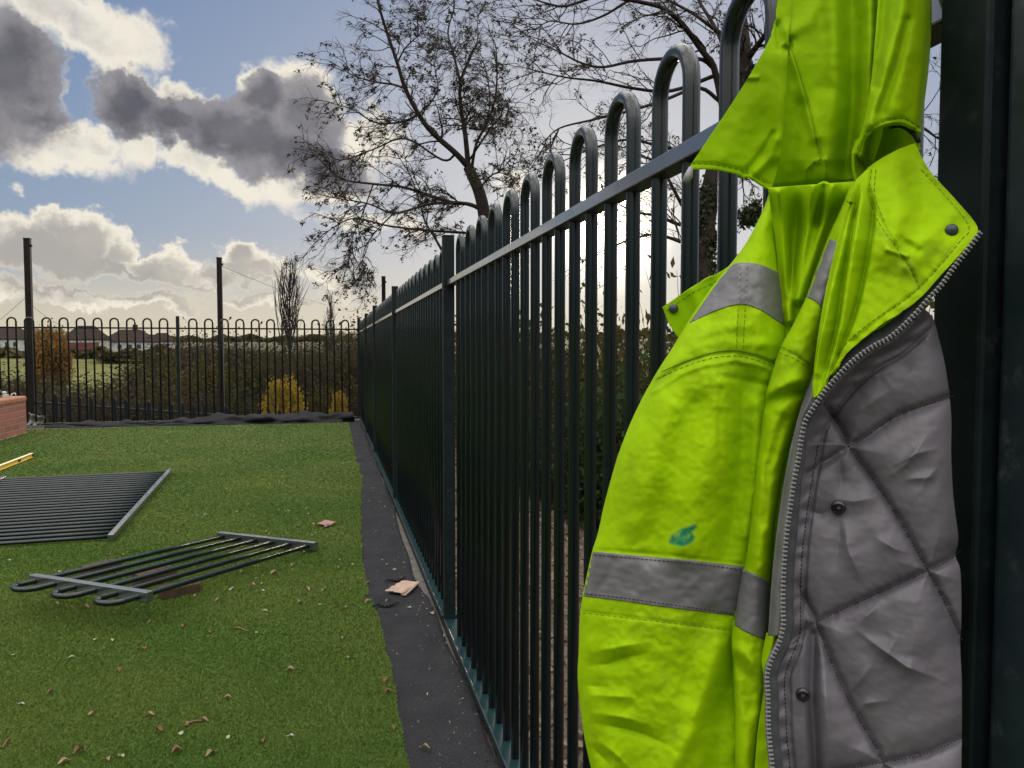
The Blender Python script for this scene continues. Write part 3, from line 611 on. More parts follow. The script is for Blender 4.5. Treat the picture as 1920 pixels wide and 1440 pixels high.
# pile of hand tools on the coping
def tools():
    z = PH
    dr = thing('cordless_drill', 'black and silver cordless drill lying on the end of the brick planter', 'power tool', (cx-.17, cy-.55, z)); off = dr.location
    x, y = dr.location.x, dr.location.y
    mb = MB(); mb.tube([(x-.1, y, z+.075), (x-.03, y, z+.078), (x+.06, y, z+.08)], [.032, .038, .03], 14); mb.build('motor_body', M['tool_black'], dr, True, off=off)
    mb = MB(); mb.tube([(x+.061, y, z+.08), (x+.1, y, z+.08), (x+.12, y, z+.08)], [.022, .02, .01], 12); mb.build('chuck', M['tool_white'], dr, True, off=off)
    mb = MB(); mb.tube([(x-.05, y, z+.06), (x-.07, y-.03, z+.045), (x-.1, y-.08, z+.035)], [.02, .019, .022], 10); mb.build('handle', M['tool_black'], dr, True, off=off)
    mb = MB(); mb.box((x-.11, y-.1, z+.031), (.045, .035, .03)); mb.build('battery', M['tool_black'], dr, off=off, bevel=.006)
    mb = MB(); mb.box((x-.02, y-.01, z+.122), (.05, .022, .005)); mb.build('side_panel', M['tool_white'], dr, off=off, bevel=.002)
    cl = thing('bar_clamp', 'silver and black bar clamp lying on the corner of the planter coping', 'clamp', (cx-.1, cy-.22, z)); off = cl.location; x, y = off.x, off.y
    mb = MB(); mb.box((x-.05, y-.1, z+.012), (.1, .008, .011), [(.8, -.6, 0), (.6, .8, 0), (0, 0, 1)]); mb.build('bar', M['tool_white'], cl, off=off, bevel=.002)
    mb = MB(); mb.tube([(x+.02, y-.12, z+.012), (x+.035, y-.1, z+.05), (x+.07, y-.09, z+.06), (x+.085, y-.1, z+.02)], [.009, .01, .01, .008], 8); mb.build('jaw', M['tool_white'], cl, True, off=off)
    mb = MB(); mb.tube([(x-.1, y-.03, z+.03), (x-.02, y-.1, z+.034)], [.02, .014], 10); mb.build('grip', M['tool_tan'], cl, True, off=off)
    mb = MB(); mb.tube([(x-.1+.03*math.cos(a), y-.2+.04*math.sin(a), z+.012+.002*k) for k, a in enumerate(np.linspace(0, 9, 26))], .007, 6); mb.build('cable', M['tool_black'], cl, True, off=off)
    st = thing('steel_strap', 'bent pale steel strap leaning over the tools on the planter', 'strap', (cx-.4, cy-.75, z)); off = st.location; x, y = off.x, off.y
    mb = MB(); mb.tube([(x-.12, y, z+.16), (x-.02, y+.03, z+.155), (x+.0, y+.03, z+.12), (x+.03, y+.04, z+.06), (x+.12, y+.06, z+.055), (x+.14, y+.07, z+.01)], .011, 6); mb.build('strap', M['tool_white'], st, True, off=off)
    mb = MB(); mb.tube([(x-.1, y-.02, z+.012), (x-.1, y-.02, z+.15)], .016, 8); mb.build('foot', M['tool_black'], st, True, off=off)
tools()

# spirit level on the lawn
def level():
    a = gp(60, 860); b = gp(-70, 912); d = (b-a); L = np.linalg.norm(d); d /= L; nrm = np.array([-d[1], d[0], 0])
    t = thing('spirit_level', 'long yellow spirit level lying on the grass at the left', 'spirit level', (a+b)/2); off = t.location; up = np.array([0, 0, 1.0]); z = np.array([0, 0, .013])
    mb = MB(); c = (a+b)/2+z
    mb.box(c+up*.028, (L/2, .004, .019), [d, nrm, up]); mb.build('web', M['level_yellow'], t, off=off)
    mb = MB(); mb.box(c+up*.051, (L/2, .016, .0035), [d, nrm, up]); mb.build('top_flange', M['level_light'], t, off=off, bevel=.001)
    mb = MB(); mb.box(c+up*.0045, (L/2, .016, .0035), [d, nrm, up]); mb.build('bottom_flange', M['level_yellow'], t, off=off, bevel=.001)
    for s in (-1, 1):
        mb = MB(); mb.box(c+d*s*(L/2+.004)+up*.028, (.004, .017, .027), [d, nrm, up]); mb.build('end_cap', M['tool_black'], t, off=off, bevel=.001)
    mb = MB(); mb.box(a+d*.42+z+up*.028, (.03, .012, .017), [d, nrm, up]); mb.build('vial_block', M['tool_black'], t, off=off, bevel=.002)
level()

# ------------------------------------------------------------------ fence panels lying on the lawn
def lying_panel(name, label, p0, dirx, diry, nb, pitch, length, hoops_at_end, rail_d0, rail_d1, zc, tilt=0., mats='rail', start=.06, hoop_len=.16):
    """p0: corner on the ground; dirx: along the rails; diry: along the bars (unit, may tilt)"""
    t = thing(name, label, 'fence panel', p0); off = np.array(t.location)
    dx = np.array(dirx, float); dx /= np.linalg.norm(dx); dy = np.array(diry, float); dy /= np.linalg.norm(dy)
    dz = np.cross(dx, dy); dz /= np.linalg.norm(dz); dz = dz if dz[2] > 0 else -dz
    W = start*2+pitch*(nb-1); c = np.array(p0)+dz*zc
    for rd, nm in ((rail_d0, 'bottom_rail'), (rail_d1, 'top_rail')):
        mb = MB(); mb.box(c+dx*W/2+dy*rd, (W/2, .02, .025), [dx, dy, dz]); mb.build(nm, M['rail'], t, off=off, bevel=.003)
    for i in range(0, nb, 2):
        mb = MB(); x0 = start+pitch*i; x1 = x0+pitch; r = pitch/2; yc = rail_d1+hoop_len-r
        P = [c+dx*x0+dy*rail_d0, c+dx*x0+dy*(rail_d0+rail_d1)/2, c+dx*x0+dy*yc]+[c+dx*((x0+x1)/2-r*math.cos(a))+dy*(yc+r*math.sin(a)) for a in np.linspace(.1, math.pi-.1, 12)]+[c+dx*x1+dy*yc, c+dx*x1+dy*(rail_d0+rail_d1)/2, c+dx*x1+dy*rail_d0]
        mb.tube(P, .0135, 10, up=dz); mb.build('hoop', M['fence'], t, True, off=off)
    return t
A1 = gp(215, 1010, .03); A2 = gp(321, 887, .03); A1[2] = A2[2] = .0135
dA = A2-A1; perp = np.array([-dA[1], dA[0], 0.0]); 
lying_panel('fence_panel', 'long green fence panel lying flat on the lawn with its pale edged rail towards us', A1-dA/np.linalg.norm(dA)*.02, dA, perp, 24, .1205, 1.6, True, .02, 1.5, .026, start=.055)
# smaller panel, its hooped end propped on blocks
B1 = gp(48, 1092, .16); B2 = gp(290, 1112, .15); B4 = gp(411, 1004, .055); B3 = gp(593, 1024, .055)
ux = (B1-B2); uy = ((B1-B4)/np.linalg.norm(B1-B4)+(B2-B3)/np.linalg.norm(B2-B3)); uy /= np.linalg.norm(uy)
wB = np.linalg.norm(B3-B4); lB = np.linalg.norm((B1+B2)/2-(B3+B4)/2)
lying_panel('fence_panel', 'short cut off fence panel with three hoops propped on timber offcuts', B3, B4-B3, uy, 6, (wB-.1)/5, lB, True, 0.0, lB, 0.0, start=.05, hoop_len=.17)
print('B', wB, np.linalg.norm(B1-B2), lB)
def block(label, px, py, lpx, hz, name='timber_offcut', m='timber'):
    a = gp(px, py, hz); b = gp(px+lpx[0], py+lpx[1], hz); a[2] = b[2] = .014+hz/2; d = b-a; L = np.linalg.norm(d); d /= L; n = np.array([-d[1], d[0], 0])
    t = thing(name, label, 'timber', ((a+b)/2)[:2].tolist()+[.014]); mb = MB(); mb.box((a+b)/2, (L/2, .05, hz/2), [d, n, (0, 0, 1)]); mb.build('block', M[m], t, off=t.location, bevel=.004)
    mb = MB()
    for s in (-.3, .1, .35): mb.tube([(a+b)/2+d*L*s*.9+n*.045+np.array([0, 0, hz/2-.001]), (a+b)/2+d*L*s*.9-n*.045+np.array([0, 0, hz/2-.001])], .0022, 5)
    mb.build('saw_mark', M['black_steel'], t, off=t.location)
block('brown timber offcut showing past the back bar of the short panel', 160, 1068, (60, -15), .06)
block('brown timber offcut in the grass under the front bars of the short panel', 300, 1108, (70, -14), .05)
block('brown timber offcut under the middle of the short panel', 255, 1082, (70, -16), .07)

# ------------------------------------------------------------------ scraps
def scrap(name, label, cat, pts, z, m, ridges):
    c = np.mean([gp(*p, z) for p in pts], 0); t = thing(name, label, cat, (c[0], c[1], z))
    q = [gp(*p, z) for p in pts]; nu, nv = 26, 12; V = []; F = []
    for i in range(nu):
        for k in range(nv):
            u = i/(nu-1); v = k/(nv-1); p = (q[0]*(1-u)+q[1]*u)*(1-v)+(q[3]*(1-u)+q[2]*u)*v
            jag = (.012*math.sin(v*19)+.008*math.sin(v*41))*(1-u)
            p = p+np.array([jag, .006*math.sin(u*23)*(v < .1), .008+.02*u*v+.004*math.sin(u*ridges)*(1-u)+.01*math.sin(v*3+u*2)]); V.append(p)
    for i in range(nu-1):
        for k in range(nv-1): a = i*nv+k; F.append((a, a+nv, a+nv+1, a+1))
    o = mesh_obj('sheet', local(t, V), F, m, t, True); s = o.modifiers.new('thickness', 'SOLIDIFY'); s.thickness = .004
    return t
t = scrap('cardboard_scrap', 'torn corrugated cardboard scrap lying on the black membrane', 'cardboard', [(722, 1112), (757, 1095), (787, 1097), (760, 1121)], .014, M['card'], 60)
t = scrap('board_scrap', 'flat pinkish brown board scrap lying on the grass past the short panel', 'scrap', [(595, 985), (612, 980), (630, 983), (612, 991)], .016, M['pinkcard'], 10)

# ------------------------------------------------------------------ fallen leaves
def leaf_mesh(L, W, curl, bend):
    V = []; F = []; n = 9
    for i in range(n):
        s = i/(n-1); w = W*math.sin(math.pi*min(1, s*1.02+.02))**.8*(1-.25*s); y = (s-.5)*L
        for k in (-1, -.5, 0, .5, 1): V.append((k*w, y+.1*W*k*k, curl*w*k*k*1.6+bend*math.sin(s*math.pi)*L+.002+.004*math.sin(s*9+k*3)*(W/.02)))
    for i in range(n-1):
        for k in range(4): a = i*5+k; F.append((a, a+1, a+6, a+5))
    V += [(0, -.5*L, .002), (.002, -.5*L, .002), (.004, -.72*L, .006), (.002, -.72*L, .006)]; b = len(V)-4; F.append((b, b+1, b+2, b+3))
    return V, F
kinds = [('leaf_tan', .05, .014, .5, .1, 'small dry tan curled leaf'), ('leaf_brown', .045, .016, .7, .12, 'small dark brown crumpled leaf'), ('leaf_pale', .034, .011, .2, .03, 'small flat pale greyish leaf'), ('leaf_tan', .07, .009, .8, .05, 'long narrow tan leaf')]
lm = []
for mn, l, w, c, b, lab in kinds:
    V, F = leaf_mesh(l, w, c, b); me = bpy.data.meshes.new('fallen_leaf'); me.from_pydata(V, [], F); me.materials.append(M[mn]); me.polygons.foreach_set('use_smooth', [True]*len(F)); lm.append((me, lab))
def put_leaf(px, py, k, sc=1.0, where='green lawn', rz=None, ground_z=.022):
    p = gp(px, py, ground_z); o = bpy.data.objects.new('fallen_leaf', lm[k][0]); COL.objects.link(o)
    o.location = p; o.rotation_euler = (rnd.uniform(-.25, .25), rnd.uniform(-.25, .25), rnd.uniform(0, 6.28) if rz is None else rz); o.scale = (sc*.72,)*3
    tag(o, f'{lm[k][1]} fallen on the {where}', 'leaf', f'{lm[k][1]} on the {where}')
big = [(283, 1167, 0), (210, 1200, 2), (178, 1199, 2), (512, 1075, 0), (562, 1128, 2), (481, 1186, 2), (392, 1186, 1), (345, 1175, 1), (95, 1300, 1), (40, 1320, 2), (172, 1340, 0), (280, 1342, 0), (350, 1357, 3), (382, 1350, 3), (300, 1370, 1), (340, 1375, 2),
       (428, 1382, 2), (427, 1308, 0), (490, 1391, 1), (544, 1256, 0), (545, 1380, 2), (332, 1410, 1), (395, 1414, 0), (228, 1418, 2), (147, 1411, 1), (120, 1430, 0), (200, 1425, 0), (226, 1256, 1), (432, 1105, 2), (474, 1096, 0), (410, 1125, 3), (605, 1108, 0), (637, 1065, 0), (685, 1130, 1), (722, 1275, 1), (728, 1298, 1), (738, 1365, 1), (655, 1233, 0), (640, 1197, 0), (134, 1232, 2), (25, 1228, 2), (272, 1216, 1),
       (106, 1133, 0), (160, 1138, 0), (262, 1128, 1), (690, 1128, 0), (690, 1096, 1), (18, 1050, 2), (112, 1072, 2), (205, 1040, 1), (266, 1000, 2), (342, 985, 1), (337, 998, 1), (385, 965, 2), (470, 908, 1), (545, 1008, 1), (590, 1000, 0)]
for (x, y, k) in big: put_leaf(x, y, k, rnd.uniform(.8, 1.15))
for i in range(120):
    d = rnd.uniform(0, 1)**1.3; y = 815+d*330; x = rnd.gauss(560, 90) if rnd.random() < .55 else rnd.uniform(90, 670)
    g0 = gp(x, y)
    if g0[0] > edge_x(g0[1])-.04: continue
    if 800 < y < 1030 and x < 330 and x < 215+(1017-y)*.83: continue
    put_leaf(x, y, rnd.choice((0, 0, 2, 2, 2, 1)), rnd.uniform(.6, 1.1))
for (x, y, k) in [(726, 1058, 2), (752, 1085, 0), (768, 1139, 2), (797, 1402, 0), (698, 915, 2), (700, 922, 0), (715, 925, 2), (692, 940, 2), (712, 942, 3), (722, 950, 2), (665, 808, 2), (668, 815, 2), (683, 848, 1), (750, 1095, 0), (810, 1150, 2), (740, 1068, 2)]:
    put_leaf(x, y, k, .9, 'black membrane', ground_z=.016)
for p, q in (((345, 1361), (386, 1347)), ((438, 1177), (466, 1182)), ((5, 1402), (18, 1380))):
    a = gp(*p, .024); b = gp(*q, .024); mb = MB(); mb.tube(np.linspace(a, b, 7)+np.column_stack([np.zeros(7), .006*np.sin(np.linspace(0, 4, 7)), .003*np.sin(np.linspace(0, 5, 7))]), [.003, .0035, .003, .003, .0028, .0025, .0015], 6)
    o = mb.build('twig', M['leaf_brown'], None, True); tag(o, {345: 'short pale bent twig lying on the lawn near the bottom of the photo', 438: 'thin dark straight twig on the lawn below the short panel', 5: 'curved thin stalk on the lawn at the bottom left corner'}[p[0]], 'twig')
# ------------------------------------------------------------------ trees
def spline(P, n):
    P = np.asarray(P, float); m = len(P)
    if m == 2: s = np.linspace(0, 1, n)[:, None]; return P[0]*(1-s)+P[1]*s
    Q = np.vstack([2*P[0]-P[1], P, 2*P[-1]-P[-2]]); out = []
    for t in np.linspace(0, m-1-1e-6, n):
        i = int(t); u = t-i; a, b, c, d = Q[i:i+4]
        out.append(.5*((2*b)+(c-a)*u+(2*a-5*b+4*c-d)*u*u+(3*b-a-3*c+d)*u**3))
    return np.array(out)
class Tubes:   # fast many-tube builder, quads only
    def __init__(s): s.V = []; s.F = []; s.n = 0
    def add(s, pts, r, sides=4):
        pts = np.asarray(pts); n = len(pts); r = np.broadcast_to(np.asarray(r, float), (n,))
        t = np.gradient(pts, axis=0); t /= np.linalg.norm(t, axis=1)[:, None]+1e-9
        a = np.array([.3, .1, 1.0]) if abs(t[0, 2]) < .9 else np.array([1.0, .2, 0])
        u = np.cross(t, a); u /= np.linalg.norm(u, axis=1)[:, None]+1e-9; w = np.cross(t, u)
        an = 2*np.pi*np.arange(sides)/sides
        v = pts[:, None]+r[:, None, None]*(np.cos(an)[None, :, None]*u[:, None]+np.sin(an)[None, :, None]*w[:, None])
        s.V.append(v.reshape(-1, 3)); i, k = np.meshgrid(np.arange(n-1), np.arange(sides), indexing='ij')
        i = i.ravel(); k = k.ravel(); k2 = (k+1) % sides
        s.F.append(np.stack([i*sides+k, i*sides+k2, (i+1)*sides+k2, (i+1)*sides+k], 1)+s.n); s.n += n*sides
    def build(s, name, m, parent=None, off=(0, 0, 0), smooth=True):
        return fast_mesh(name, np.concatenate(s.V)-np.array(off), np.concatenate(s.F), m, parent, smooth)
def leaf_cards(P, size, m, name, parent, off, elong=2.2, droop=None, jitter=.3):
    """small pointed leaves (rhombus quads), random or hanging orientation"""
    P = np.asarray(P); n = len(P); sz = size*rng.uniform(.6, 1.3, n)[:, None]
    a = rng.normal(0, 1, (n, 3)); 
    if droop is not None: a = a*jitter*2+np.asarray(droop)
    a /= np.linalg.norm(a, axis=1)[:, None]; b = np.cross(a, rng.normal(0, 1, (n, 3))); b /= np.linalg.norm(b, axis=1)[:, None]+1e-9
    V = np.stack([P-a*sz*elong/2, P+b*sz/2-a*sz*.15, P+a*sz*elong/2, P-b*sz/2-a*sz*.15], 1).reshape(-1, 3)-np.array(off)
    return fast_mesh(name, V, np.arange(4*n).reshape(-1, 4), m, parent)
def sub_grow(tb, tips, p, d, L, r, lev, wind, grav, seg=6, wander=.25, kids=(5, 4, 3), ratio=.5, sides=4):
    pts = [p]; dd = d/np.linalg.norm(d)
    for i in range(seg):
        dd = dd+rng.normal(0, wander, 3)*.6+wind*.12+np.array([0, 0, grav])*.12; dd /= np.linalg.norm(dd)
        pts.append(pts[-1]+dd*L/seg)
    pts = np.array(pts); tb.add(pts, np.linspace(r, r*.45, seg+1), sides if lev > 0 else 3)
    if lev == 0: tips.append((pts[-1], dd)); tips.append((pts[seg//2], dd)); return
    for k in range(kids[lev-1]):
        i = rng.integers(1, seg+1); f = pts[i]; t = pts[i]-pts[i-1]; t /= np.linalg.norm(t)
        o = rng.normal(0, 1, 3); o -= t*(o@t); o /= np.linalg.norm(o)
        sub_grow(tb, tips, f, t*.75+o*rng.uniform(.5, 1.0), L*ratio*rng.uniform(.6, 1.2), r*.5, lev-1, wind, grav, seg, wander, kids, ratio, sides)
def big_tree(label, trunk, trunk_r, limbs, D, depth_spread, per_limb, Lsub, wind, grav, leafsize, leaf_frac, twig_r, leaf_m, droop, ground_pt, kids=(4, 4, 3), seedpts=None, leaf_n=4):
    base = np.array(ground_pt, float); t = thing('tree', label, 'tree', base)
    tr = Tubes(); P = spline([base-np.array([0, 0, .3])]+[at(x, y, D) for x, y in trunk], 30); R = np.linspace(trunk_r[0], trunk_r[1], 30); R[:4] *= np.array([1.5, 1.25, 1.1, 1.03]); tr.add(P, R, 12)
    tw = Tubes(); tips = []
    for li, (pl, r0) in enumerate(limbs):
        off = rng.uniform(-1, 1)*depth_spread; n = 26; m = len(pl)
        Q = spline([at(x, y, D+off*(i/(m-1))) for i, (x, y) in enumerate(pl)], n)
        rr = .85*r0*np.linspace(1, .25, n); tr.add(Q, rr, 7)
        for k in range(per_limb):
            i = int(rng.uniform(.18, .999)*(n-1)); tdir = Q[min(i+1, n-1)]-Q[max(i-1, 0)]; tdir /= np.linalg.norm(tdir)
            o = rng.normal(0, 1, 3); o -= tdir*(o@tdir); o /= np.linalg.norm(o)
            sub_grow(tw, tips, Q[i], tdir*.7+o*.8, Lsub*rng.uniform(.5, 1.15), max(twig_r*1.6, rr[i]*.4), 2, wind, grav, 6, .3, kids)
        sub_grow(tw, tips, Q[-1], Q[-1]-Q[-3], Lsub*.9, rr[-1], 2, wind, grav, 6, .25, kids)
    tr.build('trunk', M['bark'], t, base); cr = tw.build('crown', M['twig'], t, base)
    pts = []
    for p, d in tips:
        if rng.random() < leaf_frac:
            for k in range(leaf_n): pts.append(p+rng.normal(0, leafsize*.8, 3)+d*leafsize*rng.uniform(-1.5, 1))
    if pts: leaf_cards(pts, leafsize, leaf_m, 'leaves', t, base, 2.4, droop, .35)
    print(label, len(tips), sum(len(f) for f in tw.F), len(pts))
    return t
D1 = 17.0
limbs1 = [
 ([(878, 313), (855, 288), (810, 248), (785, 214), (760, 166), (745, 118), (722, 50), (708, 0), (700, -40)], .085),
 ([(878, 313), (872, 250), (864, 200), (863, 155), (880, 112), (895, 80)], .075),
 ([(863, 155), (850, 100), (840, 60), (852, 10), (845, -20)], .04),
 ([(882, 330), (893, 270), (913, 232), (928, 186), (932, 130), (930, 90)], .045),
 ([(905, 395), (880, 383), (840, 378), (760, 352), (700, 345), (640, 335), (600, 300)], .06),
 ([(905, 392), (860, 380), (800, 384), (740, 400), (690, 382), (620, 370)], .05),
 ([(908, 440), (860, 436), (800, 432), (730, 424), (660, 410), (605, 440)], .045),
 ([(760, 166), (735, 158), (700, 153), (660, 140), (625, 118)], .035),
 ([(785, 214), (755, 228), (705, 230), (660, 205), (610, 190)], .035),
 ([(855, 288), (830, 300), (760, 260), (700, 280), (640, 300), (605, 285)], .035),
 ([(880, 300), (920, 240), (935, 225), (948, 195), (955, 205)], .03),
 ([(880, 240), (905, 240), (918, 200), (915, 150), (905, 110)], .035),
 ([(835, 480), (812, 440), (797, 415), (787, 380), (770, 330), (745, 290)], .04),
 ([(745, 118), (760, 90), (790, 60), (800, 30)], .025),
 ([(810, 248), (790, 220), (820, 170), (815, 120), (825, 80)], .03),
 ([(893, 360), (920, 330), (940, 320), (955, 300)], .03),
 ([(700, 345), (680, 400), (660, 450), (650, 505)], .02),
 ([(738, 400), (700, 440), (680, 480), (690, 515)], .02),
]
b1 = at(936, 700, D1); b1[2] = float(terr(b1[0], b1[1]))
big_tree('windswept nearly bare tree with drooping twigs leaning left behind the middle of the green fence', [(930, 560), (912, 430), (900, 365), (878, 313)], (.17, .12), limbs1, D1, 1.6, 20, .82, np.array([-.5, .1, 0]), -.45, .034, .036, .007, M['tree_leaf'], np.array([-.8, 0, -.25]), b1, kids=(8, 5, 3), leaf_n=8)
D2 = 9.0
limbs2 = [
 ([(1362, 240), (1340, 130), (1320, 100), (1285, 52), (1262, 28), (1235, 12), (1180, 0), (1120, -6), (1060, 12), (1020, 5)], .05),
 ([(1340, 130), (1310, 110), (1230, 111), (1180, 116), (1130, 126), (1090, 118), (1050, 98), (1010, 80)], .03),
 ([(1345, 140), (1260, 170), (1190, 166), (1120, 152), (1060, 145), (995, 130)], .03),
 ([(1350, 190), (1310, 165), (1240, 190), (1180, 208), (1110, 225), (1050, 240), (1020, 265)], .03),
 ([(1385, 150), (1345, 60), (1310, 0), (1290, -50)], .04),
 ([(1385, 150), (1400, 112), (1378, 80), (1340, 55), (1290, 20), (1210, -20)], .05),
 ([(1340, 300), (1290, 285), (1240, 275), (1180, 262), (1120, 275), (1060, 300)], .03),
 ([(1330, 420), (1290, 400), (1258, 345), (1240, 310), (1200, 290)], .035),
 ([(1325, 430), (1270, 420), (1235, 405), (1190, 398), (1150, 380), (1120, 395)], .03),
 ([(1322, 470), (1280, 455), (1230, 440), (1180, 450), (1130, 470)], .03),
 ([(1400, 112), (1440, 60), (1500, 0)], .05), ([(1360, 330), (1420, 330), (1480, 350)], .04),
 ([(1180, 0), (1130, 30), (1080, 45), (1030, 40), (1000, 60)], .02),
 ([(1390, 200), (1500, 200), (1700, 230), (1760, 260)], .05), ([(1390, 260), (1550, 300), (1740, 330)], .04),
]
b2 = at(1322, 740, D2); b2[2] = float(terr(b2[0], b2[1]))
t2 = big_tree('bare branching tree with ivy covered trunk behind the fence and the jacket', [(1320, 600), (1318, 470), (1338, 330), (1372, 220), (1395, 130), (1390, 50), (1375, -60)], (.14, .07), limbs2, D2, 1.2, 13, .62, np.array([-.35, 0, 0]), -.05, .017, .09, .0046, M['tree_leaf'], np.array([-.4, 0, -.2]), b2, kids=(6, 4, 3), leaf_n=7)
# ivy on the second tree
pts = []
for (x0, y0, x1, y1, w, n) in [(1322, 640, 1316, 480, 17, 3200), (1316, 480, 1326, 350, 20, 2600), (1330, 350, 1365, 240, 12, 900), (1368, 230, 1395, 130, 16, 1400), (1395, 130, 1375, 20, 10, 800), (1400, 420, 1425, 380, 22, 900)]:
    s = rng.random(n); an = rng.uniform(0, 6.28, n); rr = (.3+.7*rng.random(n)**.5)*w*D2/FPX*rng.uniform(.6, 1.35, n)
    X = x0+(x1-x0)*s+8*np.sin(s*9); Y = y0+(y1-y0)*s
    P = atv(X, Y, np.full(n, D2)); P = P+np.stack([np.cos(an)*rr, np.sin(an)*rr, rng.normal(0, .04, n)], 1); pts.append(P)
leaf_cards(np.concatenate(pts), .04, M['ivy'], 'ivy', t2, t2.location, 1.3)

def poplar(label, px, ytop, D, h, w, seed):
    top = at(px, ytop, D); base = np.array([top[0], top[1], float(terr(top[0], top[1]))]); h = top[2]-base[2]
    t = thing('poplar_tree', label, 'tree', base); tr = Tubes(); tr.add(spline([base-[0, 0, .3], base+[0.1, 0, h*.5], top], 16), np.linspace(.2*h/14, .02, 16), 7)
    tb = Tubes(); tips = []; r = np.random.default_rng(seed)
    for k in range(50):
        f = r.uniform(.18, .95); an = r.uniform(0, 6.28); p = base+np.array([0, 0, h*f]); L = h*(.36*(1-f)+.12)*w
        pts = [p]; d = np.array([math.cos(an)*.55, math.sin(an)*.55, .8])
        for i in range(6): d = d*.8+np.array([0, 0, .32]); d /= np.linalg.norm(d); pts.append(pts[-1]+d*L/6)
        tb.add(np.array(pts), np.linspace(.05, .02, 7)*h/12, 4)
        for j in range(4):
            q = pts[r.integers(2, 7)]; e = d+r.normal(0, .35, 3)*np.array([1, 1, .4]); e /= np.linalg.norm(e)
            tb.add(np.array([q, q+e*L*.22, q+e*L*.4+np.array([0, 0, L*.06])]), np.array([.026, .02, .012])*h/12, 3)
    tr.build('trunk', M['bark'], t, base); tb.build('crown', M['twig'], t, base)
    return t
poplar('tall bare poplar standing beyond the far fence', 541, 514, 75, 0, 1.25, 3)
poplar('smaller slender bare poplar to the right of the tall poplar', 618, 556, 80, 0, .7, 5)

# shrubs: build each kind once at unit size (1 m radius, 2 m tall), then copy
def shrub_mesh(kind, n, leaf, m, seed, fill=.07, twigs=110):
    r = np.random.default_rng(seed); tb = Tubes(); cl = []
    for k in range(twigs):
        an = r.uniform(0, 6.28); tilt = r.uniform(.05, .95); d = np.array([math.cos(an)*tilt, math.sin(an)*tilt, 1.1]); d /= np.linalg.norm(d)
        L = r.uniform(1.1, 2.15)*(1-.25*tilt); pts = [np.array([r.normal(0, .1), r.normal(0, .1), -.15])]
        for i in range(7): d = d+r.normal(0, .13, 3); d /= np.linalg.norm(d); pts.append(pts[-1]+d*L/7)
        tb.add(np.array(pts), np.linspace(.014, .003, 8), 4)
        for i in range(2, 8): cl.append(pts[i])
        for j in range(5):
            q = pts[r.integers(3, 8)]; e = d+r.normal(0, .6, 3); e /= np.linalg.norm(e); e2 = q+e*L*.13+r.normal(0, .03, 3); e3 = e2+e*L*.13+r.normal(0, .06, 3)
            tb.add(np.array([q, e2, e3]), np.array([.005, .004, .002]), 3); cl += [e3, e2]
    cl = np.array(cl); c = cl[r.integers(0, len(cl), n)]; P = c+r.normal(0, fill, (n, 3)); P = P[P[:, 2] > -.05]
    if fill > .1:   # dense rounded crown made of leaf clumps
        g = r.normal(0, 1, (150, 3)); g /= np.linalg.norm(g, axis=1)[:, None]; g = g*(r.random((150, 1))**.35)*np.array([.9, .9, .85])+np.array([0, 0, 1.08]); P = g[r.integers(0, 150, n)]+r.normal(0, .12, (n, 3)); P = P[P[:, 2] > .05]
    return tb, P
PROTO = {}
def proto(kind, n, leaf, mk, seed, twigs=110, fill=.07):
    tb, P = shrub_mesh(kind, n, leaf, mk, seed, twigs=twigs, fill=fill)
    tw = tb.build('stems', M['twig']); lf = leaf_cards(P, leaf, M[mk], 'foliage', None, (0, 0, 0), 1.9)
    ms = (tw.data, lf.data); bpy.data.objects.remove(tw); bpy.data.objects.remove(lf); PROTO[kind] = ms
proto('brown', 4200, .045, 'brown_leaf', 1, 150); proto('brown2', 2200, .05, 'brown_leaf', 2, 190); proto('olive', 5200, .045, 'olive_leaf', 3); proto('green', 6500, .05, 'green_leaf', 4)
proto('yellow', 7500, .05, 'yellow_leaf', 5, 110, .15); proto('orange', 11000, .065, 'orange_leaf', 6, 110, .13)
def shrub(kind, px, ytop, D, wid, label, group=None, name='bush', cat='bush'):
    p = at(px, ytop, D); zb = float(terr(p[0], p[1])); h = max(.4, p[2]-zb); w = wid
    t = bpy.data.objects.new(name, None); COL.objects.link(t); t.empty_display_size = .1
    t.location = (p[0], p[1], zb); t.rotation_euler = (0, 0, rnd.uniform(0, 6.28)); t.scale = (w, w*rnd.uniform(.8, 1.1), h/2.05); tag(t, label, cat, group)
    for nm, me in zip(('stems', 'foliage'), PROTO[kind]):
        o = bpy.data.objects.new(nm, me); COL.objects.link(o); o.parent = t
    return t
shrub('orange', 96, 611, 72, 1.75, 'bright orange autumn tree on the slope beside the brown roofed house', name='autumn_tree', cat='tree')
shrub('orange', 70, 616, 78, 1.0, 'dull orange tree top half hidden by the tall post on the left', name='autumn_tree', cat='tree')
shrub('yellow', 530, 704, 17.2, .5, 'golden yellow bush glowing behind the far fence', name='bush')
shrub('yellow', 634, 730, 16.8, .26, 'small yellow green bush close to the fence corner', name='bush')
shrub('green', 452, 722, 21, .95, 'dark evergreen bush left of the golden bush', name='bush')
gB = 'brown scrub bushes in the hollow beyond the far fence'; lB_ = 'brown twiggy scrub bush in the hollow beyond the far fence'
